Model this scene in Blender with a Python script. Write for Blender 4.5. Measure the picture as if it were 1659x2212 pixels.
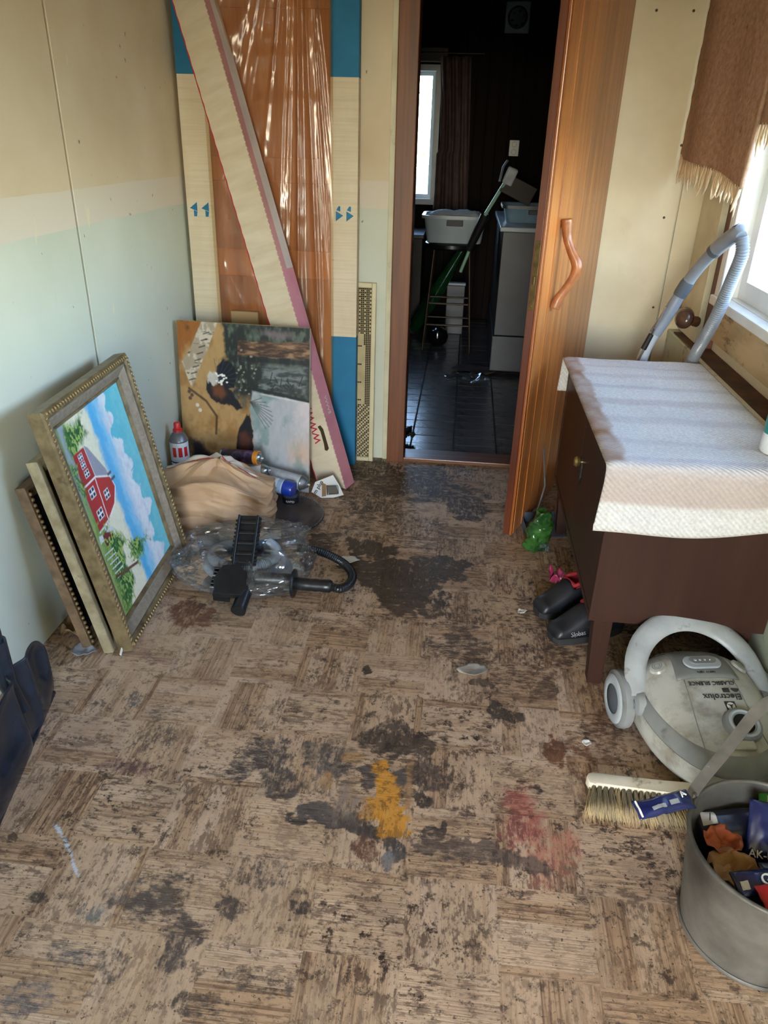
import bpy, bmesh, math, random
import numpy as np
from mathutils import Vector, Matrix

random.seed(7)
SC = bpy.context.scene
for _o in list(bpy.data.objects):
    bpy.data.objects.remove(_o, do_unlink=True)
COL = SC.collection
PI = math.pi

# ------------------------------------------------------------------ camera
cam_d = bpy.data.cameras.new('camera')
cam = bpy.data.objects.new('camera', cam_d)
COL.objects.link(cam)
cam_d.sensor_fit = 'VERTICAL'
cam_d.sensor_height = 24.0
cam_d.lens = 24.0 * 1600.88 / 2212.0
cam_d.clip_start = 0.02
cam.matrix_world = Matrix(((0.99406354, -0.06938835, 0.08380295, 0.0),
                           (0.10613379, 0.44892098, -0.88724606, 0.0),
                           (0.02394364, 0.89087329, 0.45362042, 1.5),
                           (0, 0, 0, 1)))
SC.camera = cam

# ------------------------------------------------------------------ sky, sun, exposure
world = bpy.data.worlds.new('sky')
SC.world = world
world.use_nodes = True
wn = world.node_tree
wn.nodes.clear()
w_out = wn.nodes.new('ShaderNodeOutputWorld')
w_bg = wn.nodes.new('ShaderNodeBackground')
w_sky = wn.nodes.new('ShaderNodeTexSky')
w_sky.sky_type = 'NISHITA'
w_sky.sun_disc = False
w_sky.sun_elevation = math.radians(45)
w_sky.sun_rotation = math.radians(200)
w_sky.air_density = 1.0
w_sky.dust_density = 1.2
w_sky.ozone_density = 0.3
wn.links.new(w_sky.outputs[0], w_bg.inputs[0])
wn.links.new(w_bg.outputs[0], w_out.inputs[0])
w_bg.inputs[1].default_value = 1.0

sun_d = bpy.data.lights.new('sun', 'SUN')
sun_d.energy = 4.5
sun_d.angle = math.radians(1.0)
sun_d.color = (1.0, 0.96, 0.9)
sun = bpy.data.objects.new('sun', sun_d)
COL.objects.link(sun)
# sun stands high on the far left side of the house: it lights the garden, not the room
sun.rotation_euler = Vector((0.62, 0.25, -0.74)).to_track_quat('-Z', 'Y').to_euler()

SC.view_settings.view_transform = 'Standard'
SC.view_settings.look = 'None'
SC.view_settings.gamma = 1.0
SC.view_settings.use_curve_mapping = False
SC.view_settings.exposure = 2.2
try:
    SC.cycles.use_denoising = True
    SC.cycles.max_bounces = 8
    SC.cycles.diffuse_bounces = 5
    SC.cycles.transparent_max_bounces = 12
    SC.cycles.use_adaptive_sampling = True
    SC.cycles.adaptive_threshold = 0.05
except Exception:
    pass


def portal(name, loc, target, sx, sy):
    d = bpy.data.lights.new(name, 'AREA')
    d.shape = 'RECTANGLE'
    d.size, d.size_y = sx, sy
    try:
        d.cycles.is_portal = True
    except Exception:
        pass
    o = bpy.data.objects.new(name, d)
    COL.objects.link(o)
    o.location = loc
    o.rotation_euler = Vector(target).to_track_quat('-Z', 'Z').to_euler()
    return o


WALL_L, WALL_R, LEDGE, BACK, FRONT, CEIL = -1.27, 1.0, 0.95, 3.55, -0.9, 2.45
WIN_Y0, WIN_Y1, WIN_Z0, WIN_Z1 = 1.15, 3.12, 0.96, 2.0
FAR = 7.0
portal('window_light_portal', (WALL_R + 0.13, (WIN_Y0 + WIN_Y1) / 2, (WIN_Z0 + WIN_Z1) / 2), (-1, 0, 0), WIN_Z1 - WIN_Z0, WIN_Y1 - WIN_Y0)
portal('entrance_light_portal', (-0.1, FRONT - 0.12, 1.05), (0, 1, 0), 0.8, 2.1)
portal('far_window_light_portal', (-0.6, FAR + 0.12, 1.49), (0, -1, 0), 0.7, 1.05)


# ------------------------------------------------------------------ helpers
def S(r, g, b):
    f = lambda c: (c / 255 / 12.92) if c / 255 <= 0.04045 else ((c / 255 + 0.055) / 1.055) ** 2.4
    return (f(r), f(g), f(b), 1.0)


def link(o, parent=None):
    COL.objects.link(o)
    if parent is not None:
        o.parent = parent
    return o


def tag(o, label=None, cat=None, group=None, kind=None):
    if label: o['label'] = label
    if cat: o['category'] = cat
    if group: o['group'] = group
    if kind: o['kind'] = kind
    return o


def thing(name, label, cat, loc=(0, 0, 0), rot=None, mat=None, group=None):
    o = bpy.data.objects.new(name, None)
    o.empty_display_size = 0.05
    COL.objects.link(o)
    if mat is not None:
        o.matrix_world = mat
    else:
        o.location = loc
        if rot is not None:
            o.rotation_euler = rot
    return tag(o, label, cat, group)


def basis(origin, x, y, z):
    return Matrix(((x[0], y[0], z[0], origin[0]), (x[1], y[1], z[1], origin[1]), (x[2], y[2], z[2], origin[2]), (0, 0, 0, 1)))


def ob(name, bm, mat, parent=None, smooth=False, loc=None, rot=None):
    me = bpy.data.meshes.new(name)
    if isinstance(bm, tuple):
        me.from_pydata([tuple(map(float, v)) for v in bm[0]], [], bm[1])
        me.validate()
    else:
        bmesh.ops.recalc_face_normals(bm, faces=bm.faces)
        bm.to_mesh(me)
        bm.free()
    if mat is not None:
        me.materials.append(mat)
    if smooth:
        me.polygons.foreach_set('use_smooth', [True] * len(me.polygons))
        if smooth != 'all':
            try:
                me.set_sharp_from_angle(angle=math.radians(40))
            except Exception:
                pass
    o = bpy.data.objects.new(name, me)
    link(o, parent)
    if loc is not None: o.location = loc
    if rot is not None: o.rotation_euler = rot
    return o


def dup(o, parent=None, loc=None, rot=None, scale=None):
    c = o.copy()
    link(c, parent)
    if loc is not None: c.location = loc
    if rot is not None: c.rotation_euler = rot
    if scale is not None: c.scale = scale
    return c


def bx(lo, hi, bevel=0.0, segs=1, bm=None):
    b = bm or bmesh.new()
    vs = [b.verts.new((x, y, z)) for x in (lo[0], hi[0]) for y in (lo[1], hi[1]) for z in (lo[2], hi[2])]
    fs = [(0, 1, 3, 2), (4, 6, 7, 5), (0, 4, 5, 1), (2, 3, 7, 6), (0, 2, 6, 4), (1, 5, 7, 3)]
    nf = [b.faces.new([vs[i] for i in f]) for f in fs]
    if bevel > 0:
        es = list({e for f in nf for e in f.edges})
        bmesh.ops.bevel(b, geom=es, offset=bevel, segments=segs, affect='EDGES', profile=0.6)
    return b


def prism(pts, z0, z1, bevel=0.0, axis='z', segs=2):
    """outline pts (2-D) extruded between z0 and z1 along the axis"""
    b = bmesh.new()
    mp = {'z': lambda p, z: (p[0], p[1], z), 'y': lambda p, z: (p[0], z, p[1]), 'x': lambda p, z: (z, p[0], p[1])}[axis]
    lo = [b.verts.new(mp(p, z0)) for p in pts]
    hi = [b.verts.new(mp(p, z1)) for p in pts]
    n = len(pts)
    b.faces.new(lo[::-1]); b.faces.new(hi)
    for i in range(n):
        b.faces.new((lo[i], lo[(i + 1) % n], hi[(i + 1) % n], hi[i]))
    if bevel > 0:
        bmesh.ops.bevel(b, geom=list(b.edges), offset=bevel, segments=segs, affect='EDGES', profile=0.6, clamp_overlap=True)
    return b


def lathe(prof, n=32, axis='z', center=(0, 0, 0), arc=2 * PI):
    V, F = [], []
    m = len(prof)
    full = abs(arc - 2 * PI) < 1e-6
    cols = n if full else n + 1
    for i in range(cols):
        a = arc * i / n
        for r, h in prof:
            p = (r * math.cos(a), r * math.sin(a), h)
            if axis == 'y': p = (p[0], p[2], p[1])
            if axis == 'x': p = (p[2], p[0], p[1])
            V.append((p[0] + center[0], p[1] + center[1], p[2] + center[2]))
    for i in range(n):
        j = (i + 1) % cols
        for k in range(m - 1):
            F.append((i * m + k, j * m + k, j * m + k + 1, i * m + k + 1))
    b = bmesh.new()
    vs = [b.verts.new(v) for v in V]
    for f in F:
        try: b.faces.new([vs[q] for q in f])
        except ValueError: pass
    bmesh.ops.remove_doubles(b, verts=b.verts, dist=1e-6)
    return b


def catmull(pts, n=8):
    P = [np.array(p, float) for p in pts]
    P = [2 * P[0] - P[1]] + P + [2 * P[-1] - P[-2]]
    out = []
    for i in range(1, len(P) - 2):
        for k in range(n):
            t = k / n
            out.append(0.5 * ((2 * P[i]) + (-P[i - 1] + P[i + 1]) * t + (2 * P[i - 1] - 5 * P[i] + 4 * P[i + 1] - P[i + 2]) * t * t
                              + (-P[i - 1] + 3 * P[i] - 3 * P[i + 1] + P[i + 2]) * t ** 3))
    out.append(P[-2])
    return out


def tube(path, r, n=10, caps=True, flat=None, up=None):
    """tube along a path; r number or per-point list; flat=(w,h) gives an elliptical / strap section"""
    P = [np.array(p, float) for p in path]
    m = len(P)
    R = r if hasattr(r, '__len__') else [r] * m
    T = [P[min(i + 1, m - 1)] - P[max(i - 1, 0)] for i in range(m)]
    T = [t / (np.linalg.norm(t) + 1e-12) for t in T]
    a = np.array(up if up is not None else ((0, 0, 1) if abs(T[0][2]) < 0.9 else (1, 0, 0)), float)
    nrm = a - T[0] * (a @ T[0]); nrm /= np.linalg.norm(nrm)
    V, F = [], []
    for i in range(m):
        nrm = nrm - T[i] * (nrm @ T[i]); nrm /= (np.linalg.norm(nrm) + 1e-12)
        bn = np.cross(T[i], nrm)
        for k in range(n):
            an = 2 * PI * (k + 0.5) / n
            ca, sa = math.cos(an), math.sin(an)
            if flat:
                V.append(P[i] + nrm * ca * flat[0] * R[i] + bn * sa * flat[1] * R[i])
            else:
                V.append(P[i] + (nrm * ca + bn * sa) * R[i])
    for i in range(m - 1):
        for k in range(n):
            F.append((i * n + k, i * n + (k + 1) % n, (i + 1) * n + (k + 1) % n, (i + 1) * n + k))
    b = bmesh.new()
    vs = [b.verts.new(v) for v in V]
    for f in F: b.faces.new([vs[q] for q in f])
    if caps:
        b.faces.new([vs[k] for k in range(n)][::-1]); b.faces.new([vs[(m - 1) * n + k] for k in range(n)])
    return b


def ribbed(path, r, pitch, depth, n=12):
    """corrugated hose along a smooth path"""
    P = [np.array(p, float) for p in path]
    L = [0.0]
    for i in range(1, len(P)): L.append(L[-1] + np.linalg.norm(P[i] - P[i - 1]))
    m = int(L[-1] / pitch * 2) + 1
    s = np.linspace(0, L[-1], m)
    A = np.array(P)
    Q = [np.array([np.interp(x, L, A[:, k]) for k in range(3)]) for x in s]
    return tube(Q, [r + (depth if i % 2 else -depth) * 0.5 for i in range(m)], n)


def grid(fn, nu, nv, closed_u=False):
    V = [fn(i / (nu if closed_u else nu - 1), j / (nv - 1)) for j in range(nv) for i in range(nu)]
    F = []
    for j in range(nv - 1):
        for i in range(nu if closed_u else nu - 1):
            k = (i + 1) % nu
            F.append((j * nu + i, j * nu + k, (j + 1) * nu + k, (j + 1) * nu + i))
    return V, F


def solid(o, th, offset=0):
    m = o.modifiers.new('thickness', 'SOLIDIFY')
    m.thickness = th
    m.offset = offset
    return o


def subsurf(o, lv=1):
    m = o.modifiers.new('smooth', 'SUBSURF')
    m.levels = m.render_levels = lv
    return o


# value noise for shapes and painted pictures
_rng = np.random.RandomState(11)
_TAB = _rng.rand(256, 256)


def vnoise(x, y):
    x = np.asarray(x, float); y = np.asarray(y, float)
    xi = np.floor(x).astype(int); yi = np.floor(y).astype(int)
    fx = x - xi; fy = y - yi
    fx = fx * fx * (3 - 2 * fx); fy = fy * fy * (3 - 2 * fy)
    g = lambda a, b: _TAB[a & 255, b & 255]
    return (g(xi, yi) * (1 - fx) + g(xi + 1, yi) * fx) * (1 - fy) + (g(xi, yi + 1) * (1 - fx) + g(xi + 1, yi + 1) * fx) * fy


def fbm(x, y, o=4):
    t, a, s = 0, 0.5, 0
    for k in range(o):
        t = t + a * vnoise(np.asarray(x) * 2 ** k + 17 * k, np.asarray(y) * 2 ** k + 31 * k); s += a; a *= 0.5
    return t / s


def sstep(a, b, x):
    t = np.clip((x - a) / (b - a), 0, 1)
    return t * t * (3 - 2 * t)


def inpoly(x, y, poly):
    """signed-ish distance to polygon (positive inside), for soft painted edges"""
    x = np.asarray(x, float); y = np.asarray(y, float)
    ins = np.zeros(x.shape, bool); d = np.full(x.shape, 1e9)
    n = len(poly)
    for i in range(n):
        x0, y0 = poly[i]; x1, y1 = poly[(i + 1) % n]
        c = ((y0 > y) != (y1 > y)) & (x < (x1 - x0) * (y - y0) / ((y1 - y0) + 1e-12) + x0)
        ins ^= c
        t = np.clip(((x - x0) * (x1 - x0) + (y - y0) * (y1 - y0)) / ((x1 - x0) ** 2 + (y1 - y0) ** 2 + 1e-12), 0, 1)
        d = np.minimum(d, np.hypot(x - x0 - t * (x1 - x0), y - y0 - t * (y1 - y0)))
    return np.where(ins, d, -d)


def segd(x, y, a, b):
    t = np.clip(((x - a[0]) * (b[0] - a[0]) + (y - a[1]) * (b[1] - a[1])) / ((b[0] - a[0]) ** 2 + (b[1] - a[1]) ** 2), 0, 1)
    return np.hypot(x - a[0] - t * (b[0] - a[0]), y - a[1] - t * (b[1] - a[1]))


def crumple(x, y, z, sc, seed=0):
    """ridged creases, about -1..1"""
    a = vnoise(x * sc + seed, y * sc + z * sc * 0.7 + seed * 3) * 2 - 1
    b = vnoise(y * sc * 1.9 + 5 + seed, z * sc * 1.9 - x * sc * 0.9 + 9) * 2 - 1
    c = vnoise(z * sc * 3.7 + seed, x * sc * 3.7 + y * sc * 1.7) * 2 - 1
    return (1 - 2 * abs(a)) * 0.55 + (1 - 2 * abs(b)) * 0.3 + (1 - 2 * abs(c)) * 0.15


def facet(u, v, nu, nv, seed):
    """piecewise-flat random relief on a (wrapping) triangle lattice, -1..1: the facets of crumpled sheet"""
    x, y = u * nu, v * nv
    i, j = int(math.floor(x)), int(math.floor(y))
    fx, fy = x - i, y - j
    J = lambda a, b: _TAB[(a % nu) * 7 + seed & 255, b * 5 + seed * 3 & 255] * 2 - 1
    if fx + fy < 1: return J(i, j) + (J(i + 1, j) - J(i, j)) * fx + (J(i, j + 1) - J(i, j)) * fy
    return J(i + 1, j + 1) + (J(i, j + 1) - J(i + 1, j + 1)) * (1 - fx) + (J(i + 1, j) - J(i + 1, j + 1)) * (1 - fy)


# ------------------------------------------------------------------ materials
def newmat(name):
    m = bpy.data.materials.new(name)
    m.use_nodes = True
    nt = m.node_tree
    p = nt.nodes['Principled BSDF']
    return m, nt, p


def N(nt, kind, **kw):
    n = nt.nodes.new(kind)
    for k, v in kw.items():
        if k.startswith('i_'):
            key = k[2:]
            n.inputs[int(key) if key.isdigit() else key].default_value = v
        else:
            setattr(n, k, v)
    return n


def ramp(nt, stops, src=None, interp='LINEAR'):
    r = nt.nodes.new('ShaderNodeValToRGB')
    r.color_ramp.interpolation = interp
    els = r.color_ramp.elements
    while len(els) < len(stops): els.new(0.5)
    for e, (p, c) in zip(els, stops):
        e.position = p
        e.color = c if hasattr(c, '__len__') else (c, c, c, 1)
    if src is not None: nt.links.new(src, r.inputs[0])
    return r.outputs[0]


def math_(nt, op, a, b=None, c=None, clamp=False):
    n = nt.nodes.new('ShaderNodeMath'); n.operation = op; n.use_clamp = clamp
    for i, v in enumerate((a, b, c)):
        if v is None: continue
        if isinstance(v, (int, float)): n.inputs[i].default_value = v
        else: nt.links.new(v, n.inputs[i])
    return n.outputs[0]


def mix_(nt, fac, a, b, mode='MIX'):
    n = nt.nodes.new('ShaderNodeMix'); n.data_type = 'RGBA'; n.blend_type = mode
    for i, v in ((0, fac), (6, a), (7, b)):
        if isinstance(v, (int, float)): n.inputs[i].default_value = v
        elif isinstance(v, tuple): n.inputs[i].default_value = v
        else: nt.links.new(v, n.inputs[i])
    return n.outputs[2]


def coords(nt, scale=(1, 1, 1), which='Object'):
    t = nt.nodes.new('ShaderNodeTexCoord')
    mp = nt.nodes.new('ShaderNodeMapping')
    mp.inputs['Scale'].default_value = scale
    nt.links.new(t.outputs[which], mp.inputs[0])
    return mp.outputs[0]


def noise_(nt, vec, scale, detail=4, rough=0.55):
    n = nt.nodes.new('ShaderNodeTexNoise')
    n.inputs['Scale'].default_value = scale
    n.inputs['Detail'].default_value = detail
    n.inputs['Roughness'].default_value = rough
    if vec is not None: nt.links.new(vec, n.inputs['Vector'])
    return n.outputs[0]


def bump_(nt, p, h, strength=0.3, dist=0.002):
    b = nt.nodes.new('ShaderNodeBump')
    b.inputs['Strength'].default_value = strength
    b.inputs['Distance'].default_value = dist
    nt.links.new(h, b.inputs['Height'])
    nt.links.new(b.outputs[0], p.inputs['Normal'])


def PM(name, c1, c2=None, rough=0.6, metal=0.0, scale=8.0, lo=0.35, hi=0.65, stretch=(1, 1, 1), bump=0.0, bscale=60.0, detail=5, spec=0.5,
       dirt=None, dscale=5.0, dlo=0.55, dhi=0.75, coat=0.0):
    m, nt, p = newmat(name)
    v = coords(nt, stretch)
    c2 = c2 or tuple(x * 0.8 for x in c1[:3]) + (1,)
    col = ramp(nt, [(lo, c1), (hi, c2)], noise_(nt, v, scale, detail))
    if dirt:
        f = ramp(nt, [(dlo, 0.0), (dhi, 1.0)], noise_(nt, v, dscale, 8, 0.65))
        col = mix_(nt, f, col, dirt)
    nt.links.new(col, p.inputs['Base Color'])
    p.inputs['Roughness'].default_value = rough
    p.inputs['Metallic'].default_value = metal
    p.inputs['Specular IOR Level'].default_value = spec
    p.inputs['Coat Weight'].default_value = coat
    if bump: bump_(nt, p, noise_(nt, v, bscale, 4), bump, 0.003)
    return m


def vcol_mat(name, rough=0.6, bump=0.0, bscale=200.0, spec=0.4, coat=0.0):
    m, nt, p = newmat(name)
    a = N(nt, 'ShaderNodeAttribute', attribute_name='paint')
    nt.links.new(a.outputs['Color'], p.inputs['Base Color'])
    p.inputs['Roughness'].default_value = rough
    p.inputs['Specular IOR Level'].default_value = spec
    p.inputs['Coat Weight'].default_value = coat
    p.inputs['Coat Roughness'].default_value = 0.25
    if bump: bump_(nt, p, noise_(nt, coords(nt), bscale, 3), bump, 0.002)
    return m


def film_mat(name, tint=(0.95, 0.97, 1, 1), glossy=0.16, haze=0.05, rough=0.08, hazecol=(0.8, 0.85, 0.9, 1)):
    """thin clear plastic sheet: lets most light through, reflects some"""
    m = bpy.data.materials.new(name); m.use_nodes = True
    nt = m.node_tree; nt.nodes.clear()
    out = nt.nodes.new('ShaderNodeOutputMaterial')
    tr = N(nt, 'ShaderNodeBsdfTransparent'); tr.inputs[0].default_value = tint
    gl = N(nt, 'ShaderNodeBsdfGlossy'); gl.inputs['Roughness'].default_value = rough
    df = N(nt, 'ShaderNodeBsdfDiffuse'); df.inputs[0].default_value = hazecol
    lw = N(nt, 'ShaderNodeLayerWeight'); lw.inputs[0].default_value = 0.35
    fac = math_(nt, 'ADD', math_(nt, 'MULTIPLY', lw.outputs['Fresnel'], 0.6), glossy * 0.5, clamp=True)
    m1 = nt.nodes.new('ShaderNodeMixShader'); m2 = nt.nodes.new('ShaderNodeMixShader')
    m1.inputs[0].default_value = haze
    nt.links.new(tr.outputs[0], m1.inputs[1]); nt.links.new(df.outputs[0], m1.inputs[2])
    nt.links.new(fac, m2.inputs[0]); nt.links.new(m1.outputs[0], m2.inputs[1]); nt.links.new(gl.outputs[0], m2.inputs[2])
    nt.links.new(m2.outputs[0], out.inputs[0])
    return m


def paint_verts(me, rgba):
    a = me.color_attributes.new('paint', 'FLOAT_COLOR', 'POINT')
    a.data.foreach_set('color', np.asarray(rgba, dtype=np.float32).ravel())


def sheet(name, w, h, nu, nv, painter, mat, parent, th=0.002):
    """flat painted sheet in local x (0..w) / z (0..h), facing -y, with a real thickness"""
    us = np.linspace(0, 1, nu); vs = np.linspace(0, 1, nv)
    U, Vv = np.meshgrid(us, vs)
    n = nu * nv
    co = np.zeros((n, 3), np.float32)
    co[:, 0] = (U * w).ravel(); co[:, 2] = (Vv * h).ravel()
    me = bpy.data.meshes.new(name)
    i, j = np.meshgrid(np.arange(nu - 1), np.arange(nv - 1))
    k = (j * nu + i).ravel()
    F = np.stack([k, k + 1, k + nu + 1, k + nu], 1).astype(np.int32)
    me.vertices.add(n); me.vertices.foreach_set('co', co.ravel())
    me.loops.add(F.size); me.loops.foreach_set('vertex_index', F.ravel())
    me.polygons.add(len(F)); me.polygons.foreach_set('loop_start', np.arange(0, F.size, 4, dtype=np.int32))
    me.update(calc_edges=True); me.validate()
    rgb = painter(U, Vv)
    paint_verts(me, np.concatenate([rgb.reshape(n, 3), np.ones((n, 1))], 1))
    me.materials.append(mat)
    o = bpy.data.objects.new(name, me)
    link(o, parent)
    return o


def text(name, s, size, mat, parent, mtx, extrude=0.0004, align='CENTER', shear=0.0, bold=0.0):
    cu = bpy.data.curves.new(name, 'FONT')
    cu.body = s; cu.size = size; cu.extrude = extrude; cu.align_x = align; cu.align_y = 'CENTER'; cu.shear = shear; cu.offset = bold
    cu.resolution_u = 3
    t = bpy.data.objects.new(name, cu)
    COL.objects.link(t)
    bpy.context.view_layer.update()
    me = bpy.data.meshes.new_from_object(t.evaluated_get(bpy.context.evaluated_depsgraph_get()))
    bpy.data.objects.remove(t, do_unlink=True)
    me.name = name
    me.materials.clear(); me.materials.append(mat)
    o = bpy.data.objects.new(name, me)
    link(o, parent)
    o.matrix_local = mtx
    return o


def lay(p, right, up):
    """matrix for lettering: local x along right, local y along up"""
    r = Vector(right).normalized(); u = Vector(up); u = (u - r * u.dot(r)).normalized(); n = r.cross(u)
    return basis(p, r, u, n)


# ------------------------------------------------------------------ the setting
def plate(axis, pos, th, us, vs, skip=()):
    """wall slab with openings: cells (i,j) in skip are holes; us/vs are breaks along the wall and up; th is signed thickness"""
    b = bmesh.new()
    P = {}
    def vert(i, j, k):
        key = (i, j, k)
        if key not in P:
            d = pos + (th if k else 0)
            P[key] = b.verts.new((d, us[i], vs[j]) if axis == 'x' else (us[i], d, vs[j]))
        return P[key]
    nu, nv = len(us) - 1, len(vs) - 1
    on = lambda i, j: 0 <= i < nu and 0 <= j < nv and (i, j) not in skip
    for i in range(nu):
        for j in range(nv):
            if not on(i, j): continue
            for k in (0, 1):
                b.faces.new([vert(i, j, k), vert(i + 1, j, k), vert(i + 1, j + 1, k), vert(i, j + 1, k)])
            for (a, c), (p, q) in (((i - 1, j), ((i, j), (i, j + 1))), ((i + 1, j), ((i + 1, j), (i + 1, j + 1))),
                                   ((i, j - 1), ((i, j), (i + 1, j))), ((i, j + 1), ((i, j + 1), (i + 1, j + 1)))):
                if not on(a, c):
                    b.faces.new([vert(*p, 0), vert(*q, 0), vert(*q, 1), vert(*p, 1)])
    return b


def struct(name, bm, mat, parent=None, smooth=False):
    o = ob(name, bm, mat, parent, smooth)
    if parent is None: o['kind'] = 'structure'
    return o


# wallpaper: yellowed cream above, a paler band, greenish white below
def wallpaper(name):
    m, nt, p = newmat(name)
    v = coords(nt)
    sx = N(nt, 'ShaderNodeSeparateXYZ'); nt.links.new(v, sx.inputs[0])
    z = math_(nt, 'ADD', sx.outputs[2], math_(nt, 'MULTIPLY', math_(nt, 'SUBTRACT', noise_(nt, v, 3.0, 2), 0.5), 0.012))
    up = ramp(nt, [(0.3, S(222, 206, 178)), (0.7, S(206, 186, 154))], noise_(nt, v, 2.2, 6))
    low = ramp(nt, [(0.3, S(208, 210, 194)), (0.7, S(194, 198, 180))], noise_(nt, v, 1.8, 5))
    band = S(216, 204, 186)
    c = mix_(nt, math_(nt, 'GREATER_THAN', z, 1.205), low, band)
    c = mix_(nt, math_(nt, 'GREATER_THAN', z, 1.318), c, up)
    vs = coords(nt, (26, 26, 1.6))
    drip = ramp(nt, [(0.66, 0.0), (0.76, 0.5)], noise_(nt, vs, 1.0, 6, 0.7))
    c = mix_(nt, math_(nt, 'MULTIPLY', drip, 0.45), c, S(150, 128, 92))
    speck = ramp(nt, [(0.73, 0.0), (0.76, 0.8)], noise_(nt, coords(nt, (1, 1, 0.6)), 34, 2, 0.6))
    c = mix_(nt, speck, c, S(110, 92, 66))
    scuff = ramp(nt, [(0.72, 0.0), (0.75, 0.6)], noise_(nt, coords(nt, (1, 1, 0.25)), 15, 3, 0.5))
    c = mix_(nt, scuff, c, S(232, 216, 180))
    nt.links.new(c, p.inputs['Base Color'])
    p.inputs['Roughness'].default_value = 0.6
    p.inputs['Specular IOR Level'].default_value = 0.3
    bump_(nt, p, noise_(nt, coords(nt, (1, 1, 0.12)), 160, 3), 0.12, 0.001)
    return m


def wood(name, c1, c2, c3, axis=2, scale=1.0, rough=0.45, coat=0.0, knots=False, bump=0.12, spec=0.5):
    m, nt, p = newmat(name)
    st = [26 * scale] * 3; st[axis] = 1.3 * scale
    v = coords(nt, st)
    n1 = noise_(nt, v, 1.0, 6, 0.62)
    col = ramp(nt, [(0.28, c1), (0.5, c2), (0.74, c3)], n1)
    st2 = [90 * scale] * 3; st2[axis] = 2.0 * scale
    fine = ramp(nt, [(0.45, 0.0), (0.75, 0.45)], noise_(nt, coords(nt, st2), 1.0, 3))
    col = mix_(nt, fine, col, c3)
    oi = N(nt, 'ShaderNodeObjectInfo')
    hv = N(nt, 'ShaderNodeHueSaturation')
    nt.links.new(math_(nt, 'ADD', math_(nt, 'MULTIPLY', oi.outputs['Random'], 0.28), 0.86), hv.inputs['Value'])
    nt.links.new(col, hv.inputs['Color'])
    nt.links.new(hv.outputs[0], p.inputs['Base Color'])
    p.inputs['Roughness'].default_value = rough
    p.inputs['Specular IOR Level'].default_value = spec
    p.inputs['Coat Weight'].default_value = coat
    p.inputs['Coat Roughness'].default_value = 0.2
    bump_(nt, p, n1, bump, 0.002)
    return m


m_wallL = wallpaper('yellowed wallpaper')
m_panel = PM('painted hardboard', S(222, 212, 184), S(208, 196, 164), rough=0.42, scale=3.0, bump=0.05, bscale=120, dirt=S(186, 160, 110), dscale=2.5, dlo=0.6, dhi=0.85)
m_rlow = PM('dirty green white paint', S(190, 196, 170), S(170, 174, 146), rough=0.55, scale=5, dirt=S(92, 84, 58), dscale=7, dlo=0.6, dhi=0.72)
m_dark = PM('dark joint', S(52, 44, 36), S(34, 28, 24), rough=0.9)
m_ceil = PM('ceiling board', S(206, 182, 142), S(190, 164, 124), rough=0.7, scale=3)
m_orange = wood('orange varnished pine', S(178, 104, 46), S(158, 86, 36), S(104, 52, 22), 2, 1.0, 0.3, 0.4)
m_orangeX = wood('orange varnished pine across', S(172, 100, 46), S(146, 80, 36), S(92, 50, 24), 0, 1.0, 0.35, 0.3)
m_doorpine = wood('honey pine boards', S(206, 136, 72), S(184, 112, 54), S(128, 70, 32), 2, 1.0, 0.3, 0.35)
m_jamb = wood('brown pine casing', S(128, 70, 28), S(106, 56, 22), S(64, 33, 14), 2, 1.0, 0.45, 0.0)
m_jambX = wood('brown pine sill', S(132, 78, 38), S(104, 58, 28), S(60, 34, 18), 0, 1.0, 0.4, 0.2)
m_redbrown = wood('red brown varnished edge', S(118, 62, 40), S(100, 50, 32), S(66, 32, 22), 2, 1.0, 0.3, 0.4)
m_pale = PM('pale casing paint', S(214, 208, 178), S(196, 188, 156), rough=0.5, scale=6, dirt=S(120, 104, 70), dscale=9, dlo=0.62, dhi=0.78)
m_white = PM('white window paint', S(232, 236, 236), S(218, 224, 224), rough=0.35, scale=5, dirt=S(150, 140, 120), dscale=10, dlo=0.68, dhi=0.85)
m_apron = PM('bare apron board', S(196, 172, 132), S(170, 144, 104), rough=0.6, scale=4, stretch=(4, 1, 4), dirt=S(70, 46, 30), dscale=6, dlo=0.56, dhi=0.68)
m_rust = PM('dirty brown sill', S(104, 66, 40), S(58, 36, 24), rough=0.7, scale=9, bump=0.4, bscale=40)
m_trim = wood('brown window casing', S(132, 74, 46), S(106, 56, 36), S(60, 32, 22), 2, 1.0, 0.5)
m_glass = film_mat('window glass', (0.96, 0.98, 0.98, 1), 0.05, 0.0, 0.01)
m_panelling = wood('dark stained panelling', S(27, 16, 13), S(22, 13, 11), S(15, 9, 8), 2, 0.8, 0.7, spec=0.12)

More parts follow.
